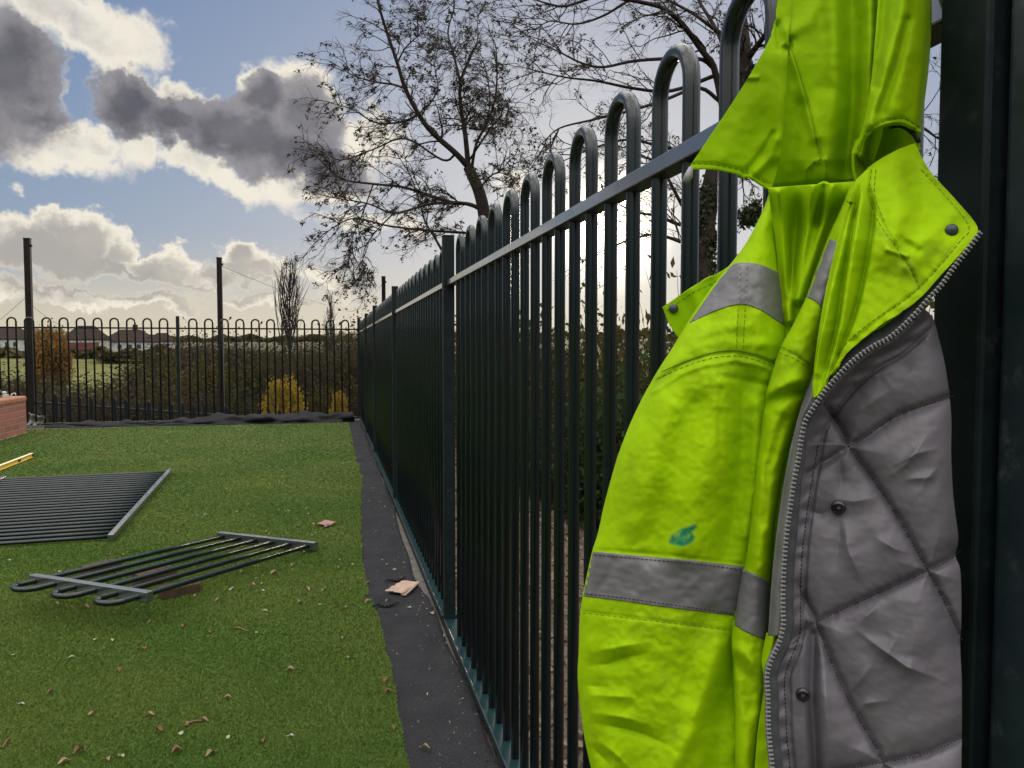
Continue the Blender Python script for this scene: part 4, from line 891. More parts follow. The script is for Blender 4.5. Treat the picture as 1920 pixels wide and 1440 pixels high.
for (x, y, D, w) in [(-60, 742, 19, 1.2), (30, 716, 22, 1.4), (110, 730, 20, 1.3), (180, 742, 19, 1.2), (255, 728, 20, 1.3), (330, 716, 21, 1.2), (395, 715, 20, 1.1), (585, 700, 20, .9), (660, 690, 20, 1.0), (500, 735, 19, .8),
     (0, 700, 30, 2.2), (75, 702, 32, 2.0), (150, 712, 30, 2.2), (230, 712, 29, 2.2), (300, 690, 28, 2.0), (370, 660, 27, 1.9), (440, 668, 27, 1.8), (505, 660, 28, 1.8), (580, 650, 27, 1.9), (650, 640, 26, 1.9), (710, 640, 26, 1.8),
     (-60, 690, 40, 2.6), (20, 690, 42, 2.6), (70, 700, 45, 2.6), (350, 640, 42, 2.8), (415, 628, 44, 2.8), (480, 636, 44, 2.6), (545, 640, 44, 2.8), (610, 632, 42, 2.6), (670, 622, 42, 2.6), (285, 668, 42, 2.6), (385, 618, 60, 3.6), (450, 640, 62, 3.6), (570, 640, 62, 3.6), (320, 640, 62, 3.4), (640, 626, 60, 3.4), (700, 600, 36, 2.4), (740, 590, 30, 2.2)]+[(330+i*37, 646+7*math.sin(i*1.9), 88+6*math.sin(i), 5.0) for i in range(11)]:
    shrub(rnd.choice(('brown', 'brown2', 'brown', 'olive')) if D < 40 else rnd.choice(('brown', 'brown2')), x, y+rnd.uniform(-6, 6), D, w, lB_, gB)
gR = 'bushes on the bank to the right of the green fence'; lR = 'tangled olive brown bush on the bank seen between the fence bars'
for (x, y, D, w) in [(960, 600, 14, 1.3), (1030, 585, 12.5, 1.3), (1100, 590, 11.5, 1.2), (1165, 560, 10.5, 1.0), (1230, 585, 9.5, 1.0), (1290, 600, 8.8, .9), (1370, 520, 8.0, 1.0), (1460, 500, 7.5, 1.0), (1560, 480, 7.5, 1.2), (1740, 480, 6.5, 1.2), (1060, 690, 8.6, .9), (1135, 700, 7.8, .8), (1205, 690, 7.2, .8), (1270, 680, 6.8, .8), (1010, 650, 10.5, 1.0), (900, 600, 18, 1.6), (830, 610, 22, 1.8), (1400, 640, 6.2, .9), (1850, 520, 6, 1.0)]:
    shrub(rnd.choice(('olive', 'brown', 'olive', 'green')), x, y, D, w, lR, gR)
# ground litter and low ivy on the bank
n = 26000; x = .65+rng.random(n)**1.3*9; y = rng.uniform(-1, 15, n); P = np.stack([x, y, terr(x, y)+.012], 1)
o = leaf_cards(P, .035, mat('litter', (.09, .065, .04), .85, .2, var=(.2, .16, .115), vscale=23), 'leaf_litter', None, (0, 0, 0), 1.6, np.array([.5, .5, .1]), .6); tag(o, 'brown leaf litter covering the bank behind the green fence', 'leaf litter', kind='stuff')
n = 9000; x = rng.uniform(2.2, 4.5, n); y = rng.uniform(2, 11, n); P = np.stack([x, y, terr(x, y)+rng.random(n)*.18], 1); k = np.sin(x*3+y*1.7)+np.sin(y*2.3) > .2; P = P[k]
o = leaf_cards(P, .05, M['ivy'], 'ground_ivy', None, (0, 0, 0), 1.4); tag(o, 'patches of low green ivy on the bank behind the fence', 'ground cover', kind='stuff')

# ------------------------------------------------------------------ houses and far trees
def house(label, px0, px1, yroof, yeave, D, chim, wallm='white_wall', yb=None):
    a = at(px0, yeave, D); b = at(px1, yeave, D); zt = at((px0+px1)/2, yroof, D)[2]; zb = float(terr(a[0], a[1]))-.3
    d = b-a; L = np.linalg.norm(d); d /= L; n = np.array([-d[1], d[0], 0]); dep = L*.7; c = (a+b)/2+n*dep/2; ze = a[2]; up = np.array([0, 0, 1.0])
    t = thing('house', label, 'house', (c[0], c[1], zb)); off = t.location
    mb = MB(); mb.box([c[0], c[1], (zb+ze)/2], (L/2-.35, dep/2-.35, (ze-zb)/2), [d, n, up]); w = mb.build('wall', M[wallm], t, off=off)
    mb = MB(); V = []
    for sz, zz in ((1, ze), (1, ze+.15)): V += [c*[1, 1, 0]+d*sx*L/2+n*sy*dep/2+up*zz for sx, sy in ((-1, -1), (1, -1), (1, 1), (-1, 1))]
    rl = L*.22; V += [c*[1, 1, 0]-d*rl+up*zt, c*[1, 1, 0]+d*rl+up*zt]
    mb.add(V, [(0, 3, 2, 1), (0, 1, 5, 4), (1, 2, 6, 5), (2, 3, 7, 6), (3, 0, 4, 7), (4, 5, 9, 8), (6, 7, 8, 9), (5, 6, 9), (7, 4, 8)]); rf = mb.build('roof', M['roof'], t, off=off)
    if chim: mb = MB(); mb.box(c*[1, 1, 0]+d*L*.1+up*(zt+.3), (.5, .4, 1.0), [d, n, up]); mb.build('chimney', M['roof'], rf, off=off)
    H = ze-zb
    for k, u in enumerate((-.3, -.08, .14, .33)):
        fc = c*[1, 1, 0]-n*(dep/2-.35)+d*L*u+up*(ze-.55-min(.7, H*.25)); mb = MB(); mb.box(fc-n*.02, (L*.055, .04, min(.7, H*.25)), [d, n, up]); f = mb.build('window', M['white_wall'], t, off=off)
        mb = MB(); mb.box(fc-n*.065, (L*.055-.12, .006, min(.7, H*.25)-.12), [d, n, up]); mb.build('pane', M['glass'], f, off=off)
    return t
house('bungalow with brown hipped roof just right of the orange tree', 112, 184, 610, 637, 190, False)
house('wide brown roofed house with a chimney in the middle of the distant row', 186, 274, 617, 641, 200, True)
house('white walled house with low roof at the right end of the distant row', 276, 318, 624, 640, 210, False)
house('grey roofed house at the far left partly hidden by the tall post', -40, 40, 612, 636, 190, False)
bf = np.array([at(118, 654, 170), at(186, 656, 172)]); zz = [float(terr(p[0], p[1])) for p in bf]; d = bf[1]-bf[0]; d[2] = 0; L = np.linalg.norm(d); d /= L
t = thing('garden_fence', 'dull red boarded garden fence in front of the distant bungalow', 'fence', ((bf[0]+bf[1])/2)[:2].tolist()+[min(zz)])
top = at(150, 642, 171)[2]; mb = MB(); mb.box([*((bf[0]+bf[1])/2)[:2], (min(zz)+top)/2], (L/2, .06, (top-min(zz))/2), [d, [-d[1], d[0], 0], [0, 0, 1]]); mb.build('boards', M['red_fence'], t, off=t.location)
for s in (-1, 0, 1): mb = MB(); mb.box([*((bf[0]+bf[1])/2+d*s*L*.45)[:2], (min(zz)+top)/2+.1], (.08, .1, (top-min(zz))/2+.1)); mb.build('fence_post', M['red_fence'], t, off=t.location)
# hedge line and far woods read as one mass
pts = []
for (x0, x1, ya, D, th, n) in [(-60, 330, 660, 165, 13, 2400), (180, 345, 658, 150, 14, 2000), (300, 720, 632, 300, 8, 5200), (-60, 330, 630, 420, 7, 3000), (700, 1500, 622, 320, 14, 5200)]:
    X = rng.uniform(x0, x1, n); top = 1+.35*np.sin(X*.11)+.25*np.sin(X*.043+1); Yp = ya+th*(1-top*rng.random(n)**.7)
    pts.append(atv(X, Yp, D+rng.uniform(-6, 6, n)))
for k in range(9000):   # unseen tree belt added behind and left of the viewer to darken fence reflections
    an = rng.uniform(math.radians(75), math.radians(300))+math.pi; R_ = rng.uniform(22, 27); pts.append(np.array([[math.sin(an)*R_*(1 if math.sin(an) < .2 else .9), math.cos(an)*R_, rng.random()**.8*(6+1.5*math.sin(an*9))]])) if (math.sin(an) < .25 and math.cos(an) < .55) else None
o = leaf_cards(np.concatenate(pts), 1.2, M['far_leaf'], 'far_wood_and_added_belt', None, (0, 0, 0), 1.2); tag(o, 'far off brown woodland and hedges along the horizon, with an unseen tree belt added behind the viewer', 'woodland', kind='stuff')
# ------------------------------------------------------------------ the hanging hi-vis jacket
def Z0(x): return .595+(1800-np.asarray(x, float))/700*.10
def poly_dist(X, Y, P):
    """distance (px) from points to polyline P"""
    best = np.full(X.shape, 1e9)
    for (ax, ay), (bx, by) in zip(P[:-1], P[1:]):
        dx, dy = bx-ax, by-ay; L2 = dx*dx+dy*dy+1e-9
        t = np.clip(((X-ax)*dx+(Y-ay)*dy)/L2, 0, 1); best = np.minimum(best, np.hypot(X-ax-t*dx, Y-ay-t*dy))
    return best
def fold_sum(X, Y, folds, crisp=False):
    z = np.zeros_like(X)
    for P, w, amp in folds:   # amp>0 : ridge towards the camera (metres), amp<0 : groove
        d = poly_dist(X, Y, P)
        if crisp:             # creases that die away at both ends, sharp along their crest
            e = np.minimum(np.hypot(X-P[0][0], Y-P[0][1]), np.hypot(X-P[-1][0], Y-P[-1][1]))
            L = sum(math.hypot(b[0]-a[0], b[1]-a[1]) for a, b in zip(P[:-1], P[1:])); z -= amp*np.exp(-(d/(1.25*w))**1.15)*np.clip(e/(.42*L), 0, 1)**1.2*1.25
        else: z -= amp*np.exp(-(d/w)**2)
    return z
_ng = np.random.default_rng(5).random((64, 64))
def vnoise(X, Y, s):
    x = X/s; y = Y/s; xi = np.floor(x).astype(int); yi = np.floor(y).astype(int); fx = x-xi; fy = y-yi; fx = fx*fx*(3-2*fx); fy = fy*fy*(3-2*fy)
    g = lambda a, b: _ng[a % 64, b % 64]
    return (g(xi, yi)*(1-fx)+g(xi+1, yi)*fx)*(1-fy)+(g(xi, yi+1)*(1-fx)+g(xi+1, yi+1)*fx)*fy-.5
def resample(P, n, by_y=False):
    Q = spline(P, 240) if len(P) > 2 else spline(P, 60); 
    s = np.concatenate([[0], np.cumsum(np.linalg.norm(np.diff(Q, axis=0), axis=1))]); s /= s[-1]
    t = np.linspace(0, 1, n); return np.stack([np.interp(t, s, Q[:, 0]), np.interp(t, s, Q[:, 1])], 1)
def by_y(P, ys):
    Q = spline(P, 300); o = np.argsort(Q[:, 1]); return np.interp(ys, Q[o, 1], Q[o, 0])
def coons(T, B, L, R, nu, nv):
    T, B = resample(T, nu), resample(B, nu); L, R = resample(L, nv), resample(R, nv)
    u = np.linspace(0, 1, nu)[None, :, None]; v = np.linspace(0, 1, nv)[:, None, None]
    P = (1-v)*T[None]+v*B[None]+(1-u)*L[:, None]+u*R[:, None]-((1-u)*(1-v)*T[0]+u*(1-v)*T[-1]+(1-u)*v*B[0]+u*v*B[-1])
    return P[..., 0], P[..., 1]
def ruled(L, R, y0, y1, nu, nv):
    """rows of constant y between a left and a right outline"""
    ys = np.linspace(y0, y1, nv); a = by_y(L, ys); b = by_y(R, ys); u = np.linspace(0, 1, nu)[None]
    return a[:, None]*(1-u)+b[:, None]*u, np.repeat(ys[:, None], nu, 1)
JK = thing('hi_vis_jacket', 'bright yellow hi-vis hooded jacket with grey quilted lining hanging on the fence', 'jacket', at(1560, 300, .66))
JO = np.array(JK.location)
def sheet(name, X, Y, Z, m, parent=JK, thick=.0025, attrs=None, offset=1):
    nv, nu = X.shape; V = atv(X, Y, Z).reshape(-1, 3)-JO; i, k = np.meshgrid(np.arange(nv-1), np.arange(nu-1), indexing='ij'); a = (i*nu+k).ravel()
    o = fast_mesh(name, V, np.stack([a, a+nu, a+nu+1, a+1], 1), m, parent, True)
    for nm, arr in (attrs or {}).items():
        at_ = o.data.attributes.new(nm, 'FLOAT', 'POINT'); at_.data.foreach_set('value', np.ascontiguousarray(arr.ravel(), np.float32))
    if thick: s = o.modifiers.new('thickness', 'SOLIDIFY'); s.thickness = thick; s.offset = -1
    return o
def bulge(nu, nv, p=2.2):
    u = np.linspace(-1, 1, nu)[None]; return np.repeat((1-np.abs(u)**p)**(1/p), nv, 0)
def blob(X, Y, x, y, rx, ry): return np.clip(1.2-np.hypot((X-x)/rx, (Y-y)/ry), 0, 1)
class Surf:  # remembers a depth field so tapes and stitches can lie on it
    def __init__(s, X, Y, Z): s.X, s.Y, s.Z = X, Y, Z
    def depth(s, x, y):
        x = np.atleast_1d(np.asarray(x, float)); y = np.atleast_1d(np.asarray(y, float)); fx, fy, fz = s.X.ravel(), s.Y.ravel(), s.Z.ravel(); out = np.empty(x.size)
        for i, (a, b) in enumerate(zip(x.ravel(), y.ravel())):
            d2 = (fx-a)**2+(fy-b)**2; j = np.argpartition(d2, 4)[:4]; w = 1/(d2[j]+.05); out[i] = (fz[j]*w).sum()/w.sum()
        return out.reshape(x.shape)
def stitch(surf, P, m='thread', dash=7, gap=4.5, r=.00042, lift=.0004):
    Q = spline(P, max(8, int(sum(math.hypot(b[0]-a[0], b[1]-a[1]) for a, b in zip(P[:-1], P[1:]))/2.2)))
    s = np.concatenate([[0], np.cumsum(np.linalg.norm(np.diff(Q, axis=0), axis=1))]); mb = MB()
    dep = surf.depth(Q[:, 0], Q[:, 1])-lift; W = atv(Q[:, 0], Q[:, 1], dep)
    if dash is None: mb.tube(W, r, 5, False); mb.build('seam', M[m], JK, off=JO); return
    a = 0
    while a+dash < s[-1]:
        t = np.linspace(a, a+dash, 4); pts = np.stack([np.interp(t, s, W[:, k]) for k in range(3)], 1); mb.tube(pts, r, 4, False); a += dash+gap
    if mb.n: mb.build('stitching', M[m], JK, off=JO)
def tape_on(surf, T, B, L, R, nu, nv, name='reflective_tape', lift=.0009, m='tape', parent=None, thick=.0006):
    X, Y = coons(T, B, L, R, nu, nv); Z = surf.depth(X, Y)-lift
    return sheet(name, X, Y, Z, M[m], parent or JK, thick)

ZIP = [(1838, 437), (1815, 468), (1790, 500), (1765, 535), (1740, 562), (1715, 590), (1690, 615), (1665, 635), (1640, 648), (1610, 668), (1585, 690), (1562, 715), (1542, 740), (1525, 765), (1510, 790), (1503, 820), (1497, 860), (1489, 900), (1482, 950), (1474, 1010), (1469, 1080), (1468, 1140), (1469, 1170), (1461, 1205), (1445, 1240), (1438, 1268), (1440, 1300), (1441, 1360), (1444, 1400), (1448, 1440), (1453, 1560)]
def zip_z(y): return np.interp(y, [430, 600, 800, 1100, 1250, 1560], [.568, .572, .598, .606, .606, .604])

# --- lining (inside of the open front), quilted
LL = ZIP; LR = [(1702, 560), (1745, 590), (1762, 640), (1775, 700), (1784, 780), (1784, 850), (1787, 920), (1792, 965), (1797, 1010), (1792, 1042), (1801, 1070), (1803, 1140), (1801, 1210), (1804, 1290), (1803, 1440), (1800, 1560)]
ys = np.linspace(575, 1560, 430); zl = by_y(ZIP, ys)+np.interp(ys, [575, 640, 700, 800], [-10, -14, -8, 3]); zr = by_y(LR, ys); u = np.linspace(0, 1, 190)[None]
X = zl[:, None]*(1-u)+zr[:, None]*u; Y = np.repeat(ys[:, None], 190, 1)
quilt = [[(1500, 770), (1545, 757), (1579, 808), (1591, 838), (1636, 898), (1680, 964), (1738, 1067), (1773, 1133), (1806, 1205)], [(1515, 886), (1591, 838), (1622, 820), (1684, 779), (1790, 742)],
         [(1478, 1206), (1531, 1167), (1582, 1142), (1667, 1104), (1738, 1071), (1782, 1049), (1806, 1028)], [(1500, 1105), (1531, 1169), (1560, 1244), (1600, 1329), (1644, 1404), (1665, 1450), (1720, 1560)], [(1455, 1480), (1600, 1440), (1671, 1427), (1738, 1413), (1810, 1380)],
         [(1640, 690), (1720, 660), (1790, 640)], [(1640, 690), (1684, 779), (1740, 880), (1800, 985)]]
dq = np.min([poly_dist(X, Y, q) for q in quilt[:5]], 0)
puff = .0072*(1-np.exp(-(dq/24.)**1.4))+.0045*(1-np.exp(-(dq/7.)**2))
lf = [([(1560, 935), (1600, 940), (1660, 930)], 9, .003), ([(1575, 850), (1578, 900), (1570, 940)], 16, -.006), ([(1580, 960), (1590, 1030), (1620, 1100)], 13, .0045), ([(1628, 1000), (1680, 1030), (1720, 1040)], 8, .003), ([(1585, 1165), (1650, 1215), (1700, 1250), (1790, 1285)], 9, .005),
      ([(1600, 1180), (1640, 1140), (1660, 1120)], 10, .003), ([(1524, 1190), (1522, 1290), (1529, 1440), (1532, 1560)], 11, -.013), ([(1546, 1200), (1548, 1320), (1560, 1450)], 20, .006), ([(1700, 1090), (1715, 1180), (1700, 1320), (1690, 1400)], 34, .005),
      ([(1660, 880), (1720, 850), (1770, 838)], 7, .003), ([(1650, 905), (1700, 870), (1750, 800)], 8, .0028), ([(1690, 900), (1760, 892)], 6, .0025), ([(1725, 930), (1735, 900), (1765, 870)], 6, .0022), ([(1600, 720), (1650, 700), (1700, 690)], 22, .005), ([(1560, 800), (1610, 770), (1690, 720)], 15, .003),
      ([(1490, 950), (1540, 965), (1572, 951)], 9, -.004), ([(1500, 1300), (1470, 1330), (1465, 1400)], 14, .004), ([(1572, 951), (1575, 1010), (1560, 1080)], 10, -.003), ([(1590, 1360), (1620, 1320), (1680, 1310)], 7, .0025), ([(1640, 1240), (1600, 1290), (1580, 1310)], 6, .002), ([(1700, 1140), (1680, 1200), (1640, 1260)], 18, .003)]
z = Z0(X)+.006-puff+fold_sum(X, Y, lf[:6]+lf[7:], True)+fold_sum(X, Y, lf[6:7])
z += .0035*vnoise(X, Y, 60)+.0014*vnoise(X+Y*.7, Y-X*.4, 30)+.0004*vnoise(X*.6+Y, Y*.9-X, 12)
dz_ = poly_dist(X, Y, ZIP); gather = np.exp(-((dz_-26)/13.)**2)
z += gather*.0016*np.sin(Y/5.2+.35*X/7+3*vnoise(X, Y, 30)); z += .003*np.exp(-((dz_-40)/4.)**2)      # gathered binding and its seam
z += .0016*vnoise(X, Y, 9)*np.exp(-(dq/13.)**2)
z += .014*(np.linspace(0, 1, 190)[None]**10)+(.012*np.exp(-(dz_/60.)**2))*(Y < 830)
z = np.minimum(z, 10)
edge0 = np.exp(-(dz_/16.)); z = z*(1-edge0)+(zip_z(Y)+.006)*edge0
lin_s = Surf(X, Y, z); lin = sheet('quilted_lining', X, Y, z, M['lining'], thick=.004)
for q in quilt[:5]: stitch(lin_s, [p for p in q if p[0] > 1515], 'thread_grey', 4, 3, .0004)
off = resample(ZIP, 200); tn = np.gradient(off, axis=0); tn /= np.linalg.norm(tn, axis=1)[:, None]; nr = np.stack([-tn[:, 1], tn[:, 0]], 1); nr *= np.where(nr[:, :1] < 0, -1, 1)
bnd = off+nr*33; bnd = bnd[bnd[:, 1] > 830]; stitch(lin_s, [tuple(p) for p in bnd[::8]], 'thread_grey', 5, 3, .00045)

# --- zip: tape ribbon and moulded teeth
zp = resample(ZIP, 520); tn = np.gradient(zp, axis=0); tn /= np.linalg.norm(tn, axis=1)[:, None]; nr = np.stack([-tn[:, 1], tn[:, 0]], 1); nr *= np.where(nr[:, :1] < 0, -1, 1)
nr = np.where((zp[:, 1] < 640)[:, None] & (nr[:, :1] < 0), -nr, nr)
wl = np.interp(zp[:, 1], [430, 480, 560, 650, 720, 800, 900, 1150, 1250], [6, 12, 22, 24, 18, 6, 3, 3, 3])
wr = np.interp(zp[:, 1], [430, 700, 850, 1000], [2, 4, 12, 20])
U = np.linspace(-1, 1, 9)[None]; offp = np.where(U < 0, U*wl[:, None], U*wr[:, None])
X = zp[:, :1]+nr[:, :1]*offp; Y = zp[:, 1:]+nr[:, 1:]*offp; Z = zip_z(zp[:, 1])[:, None]+.0012+.0007*np.abs(U)*2+.012*np.clip(-U, 0, 1)*(zp[:, 1:] < 760)+.0006*np.sin(np.arange(520)[:, None]*.35)*np.abs(U)
sheet('zip_tape', X, Y, Z, M['zip_tape'], thick=.001)
tz = MB(); n = 158; tp = resample(ZIP, n); tt = np.gradient(tp, axis=0); tt /= np.linalg.norm(tt, axis=1)[:, None]; tnr = np.stack([-tt[:, 1], tt[:, 0]], 1); tnr *= np.where(tnr[:, :1] < 0, -1, 1)
for i in range(n):
    d = zip_z(tp[i, 1])-.0022; c = at(tp[i, 0], tp[i, 1], d); a = at(tp[i, 0]+tt[i, 0], tp[i, 1]+tt[i, 1], d)-c; b = at(tp[i, 0]+tnr[i, 0], tp[i, 1]+tnr[i, 1], d)-c; a /= np.linalg.norm(a); b /= np.linalg.norm(b); w = np.cross(a, b)
    tz.box(c+b*.0006, (.0007, .0013, .001), [a, b, w]); tz.box(c-b*.0012, (.0011, .0008, .0011), [a, b, w])
o = tz.build('zip_teeth', M['zip_tooth'], JK, off=JO, bevel=.0006)

# --- body recess between sleeve and front folds
X, Y = coons([(1440, 352), (1520, 346), (1604, 340)], [(1462, 672), (1480, 676)], [(1440, 352), (1458, 500), (1462, 672)], [(1604, 340), (1572, 445), (1530, 560), (1480, 676)], 70, 130)
z = Z0(X)+.036+fold_sum(X, Y, [([(1460, 360), (1472, 480), (1480, 600)], 9, .012), ([(1495, 350), (1490, 440), (1482, 560)], 14, -.012), ([(1525, 350), (1515, 430), (1490, 560)], 10, .014), ([(1560, 350), (1540, 430), (1500, 560)], 10, .012), ([(1545, 350), (1530, 420)], 8, -.01)])
z = z-.022*np.exp(-((Y-350)/45.)**2); rec = Surf(X, Y, z); at0 = {'dirt_tone': .15*blob(X, Y, 1480, 560, 60, 160), 'paint': 0*X}  # cloth toned slightly darker around the lower middle of the recess
sheet('body_panel', X, Y, z, M['hivis'], attrs=at0)
# --- grey strip seen between the folds and the zip, and green hem strip below it
X, Y = coons([(1528, 690), (1545, 735)], [(1440, 1192), (1472, 1192)], [(1528, 690), (1500, 770), (1474, 880), (1456, 1000), (1446, 1100), (1440, 1192)], [(1545, 735), (1515, 790), (1503, 850), (1486, 950), (1474, 1060), (1472, 1192)], 24, 160)
z = np.minimum(Z0(X)-.016, .612)+.016*np.exp(-((X-by_y([(1528, 680), (1500, 770), (1474, 880), (1456, 1000), (1446, 1100), (1440, 1200)], Y.ravel()).reshape(X.shape))/9.)**2)+.002*vnoise(X, Y, 30)
sheet('reflective_brace', X, Y, z, M['tape'])
X, Y = ruled([(1438, 1185), (1428, 1235), (1432, 1290), (1418, 1400), (1408, 1560)], [(1472, 1185), (1462, 1205), (1447, 1240), (1440, 1270), (1442, 1360), (1452, 1560)], 1188, 1556, 22, 110)
z = Z0(X)-.008+.0022*vnoise(X, Y, 22)+fold_sum(X, Y, [([(1452, 1190), (1440, 1240), (1433, 1290)], 5, .004)]); sheet('hem_strip', X, Y, z, M['hivis'], attrs={'dirt_tone': 0*X, 'paint': 0*X})

# --- folded sleeve beside the zip
AL = [(1598, 338), (1575, 395), (1553, 445), (1530, 505), (1510, 560), (1485, 612), (1464, 650), (1445, 705), (1433, 755), (1425, 820), (1415, 900), (1407, 980), (1398, 1050), (1388, 1088), (1378, 1150), (1372, 1190), (1373, 1240), (1377, 1330), (1378, 1440), (1380, 1560)]
AR = [(1622, 338), (1612, 400), (1594, 465), (1570, 545), (1554, 600), (1530, 690), (1510, 745), (1490, 800), (1469, 880), (1454, 980), (1446, 1090), (1442, 1180), (1441, 1215), (1440, 1270), (1432, 1350), (1418, 1440), (1408, 1560)]
nu, nv = 70, 420; X, Y = ruled(AL, AR, 342, 1556, nu, nv); bb = bulge(nu, nv, 2.0)
amp = np.interp(Y, [342, 420, 650, 900, 1200, 1556], [.012, .022, .03, .03, .026, .026])
fA = [([(1436, 758), (1470, 742), (1500, 735)], 11, -.009), ([(1437, 735), (1470, 722), (1500, 712)], 13, .006), ([(1376, 1215), (1410, 1240), (1432, 1285)], 11, .005), ([(1376, 1240), (1400, 1270), (1405, 1330)], 13, -.006), ([(1464, 655), (1495, 668), (1524, 695)], 4, -.002), ([(1420, 870), (1440, 960), (1425, 1060)], 16, .004), ([(1470, 790), (1440, 880), (1432, 980)], 10, -.004)]
z = Z0(X)+.016-amp*bb+fold_sum(X, Y, fA)+.0025*vnoise(X, Y, 38)+.0013*vnoise(X+Y, Y-X, 15)
sA = Surf(X, Y, z); aA = {'dirt_tone': .8*blob(X, Y, 1490, 672, 45, 22)+.3*blob(X, Y, 1450, 690, 30, 50), 'paint': 0*X}
slv2 = sheet('folded_sleeve', X, Y, z, M['hivis'], thick=0, attrs=aA)
zb = (Z0(X)+.016)+np.interp(Y, [342, 650, 1556], [.004, .02, .025])*bb; sheet('sleeve_back', X, Y, zb, M['hivis'], slv2, 0, {'dirt_tone': 0*X, 'paint': 0*X})
tape_on(sA, [(1553, 447), (1578, 458), (1590, 478)], [(1511, 557), (1530, 566), (1552, 590)], [(1553, 447), (1511, 557)], [(1590, 478), (1552, 590)], 14, 40, parent=slv2)
tape_on(sA, [(1390, 1066), (1420, 1080), (1452, 1096)], [(1375, 1172), (1400, 1186), (1446, 1204)], [(1392, 1066), (1382, 1118), (1376, 1172)], [(1452, 1096), (1446, 1204)], 26, 34, parent=slv2)
for dy in (0, 11): stitch(sA, [(1466-dy*.4, 650+dy), (1495, 664+dy), (1528-dy*.3, 690+dy)])
stitch(sA, [(1394, 1074), (1420, 1087), (1450, 1102)], 'thread_grey', 5, 3); stitch(sA, [(1378, 1168), (1402, 1181), (1442, 1197)], 'thread_grey', 5, 3)

# --- open front panel with collar, pleats running down from the neck
FT = [(1606, 336), (1640, 305), (1680, 282), (1716, 268)]
FR = [(1716, 268), (1742, 318), (1790, 372), (1832, 424), (1822, 450), (1795, 482), (1765, 515), (1728, 556), (1690, 585), (1656, 606), (1625, 630), (1595, 655), (1565, 690), (1545, 720), (1531, 744)]
FL = [(1606, 336), (1594, 372), (1580, 415), (1564, 473), (1548, 545), (1535, 620), (1526, 692), (1524, 725), (1525, 746)]
FB = [(1525, 746), (1531, 744)]
nu, nv = 220, 260; X, Y = coons(FT, FB, FL, FR, nu, nv)
fF = [([(1676, 300), (1690, 380), (1660, 470)], 28, .008), ([(1634, 315), (1630, 370), (1660, 430), (1710, 510), (1725, 545)], 4, -.0016), ([(1740, 330), (1800, 395), (1817, 425), (1770, 490), (1720, 545), (1660, 590), (1600, 640)], 4, -.0014), ([(1790, 400), (1740, 450), (1700, 500)], 20, .005), ([(1700, 340), (1740, 400), (1780, 430)], 24, -.004),
      ([(1664, 468), (1700, 480)], 5, .003), ([(1690, 450), (1720, 470)], 8, -.003)]
base = np.interp(Y, [270, 340, 450, 620, 770], [.63, .612, .590, .583, .598])
z = base-.010*(X-1600)/200+fold_sum(X, Y, fF)+.003*vnoise(X, Y, 55)+.0014*vnoise(X+Y, Y-X, 20)
yy = np.linspace(345, 760, 200)
la = by_y(FL, Y.ravel()).reshape(X.shape); lb = by_y([(1616, 340), (1606, 400), (1587, 517), (1574, 604), (1556, 677), (1536, 745), (1526, 770)], Y.ravel()).reshape(X.shape); lc = by_y([(1630, 340), (1640, 400), (1630, 479), (1609, 575), (1588, 633), (1562, 692), (1540, 740), (1530, 770)], Y.ravel()).reshape(X.shape)
fade = np.clip((Y-345)/60, 0, 1)*np.clip((790-Y)/110, 0, 1)
def pleat(l0, l1):
    t = (X-l0)/np.maximum(l1-l0, 3); return t
ta = pleat(la, lb); tb_ = pleat(lb, lc)
stepf = lambda e, w: 1/(1+np.exp(-(X-e)/w))
z += fade*(.020*np.clip(ta, 0, 1)**1.4*(1-stepf(lb, 1.6))+(-.004+.019*np.clip(tb_, 0, 1)**1.4)*stepf(lb, 1.6)*(1-stepf(lc, 1.6))+(-.006+.006*np.exp(-(X-lc)/60))*stepf(lc, 1.6))
dzp = poly_dist(X, Y, ZIP); z += .0012*np.sin((X-Y)/7.5+3*vnoise(X, Y, 40))*np.exp(-((dzp-28)/11.)**2)*(Y > 500)
u = np.linspace(0, 1, nu)[None]; z += .022*np.exp(-(u/.035)**2)*(Y > 380)     # left edge turns back under itself
k = np.exp(-(dzp/26.)); z = z*(1-k)+(zip_z(Y)-.0028)*k
sF = Surf(X, Y, z); aF = {'dirt_tone': np.clip(.9*blob(X, Y, 1690, 505, 34, 26)+.7*blob(X, Y, 1755, 470, 30, 22)+.6*np.exp(-(poly_dist(X, Y, [(1632, 420), (1660, 440), (1710, 510), (1728, 545)])/9.)**2)+.75*np.exp(-(poly_dist(X, Y, FR[:4])/9.)**2)+.4*blob(X, Y, 1700, 330, 40, 40)+.5*np.exp(-(poly_dist(X, Y, FR[4:9])/8.)**2), 0, 1), 'paint': 0*X}
front = sheet('front_panel', X, Y, z, M['hivis'], attrs=aF)
stitch(sF, [(1634, 318), (1630, 370), (1650, 420), (1685, 470), (1712, 512), (1726, 548)]); stitch(sF, [(1642, 318), (1640, 365), (1658, 415)])
stitch(sF, [(1728, 318), (1780, 376), (1817, 426), (1800, 452), (1770, 488), (1728, 534), (1690, 566), (1650, 592), (1612, 620), (1580, 652), (1556, 690)])

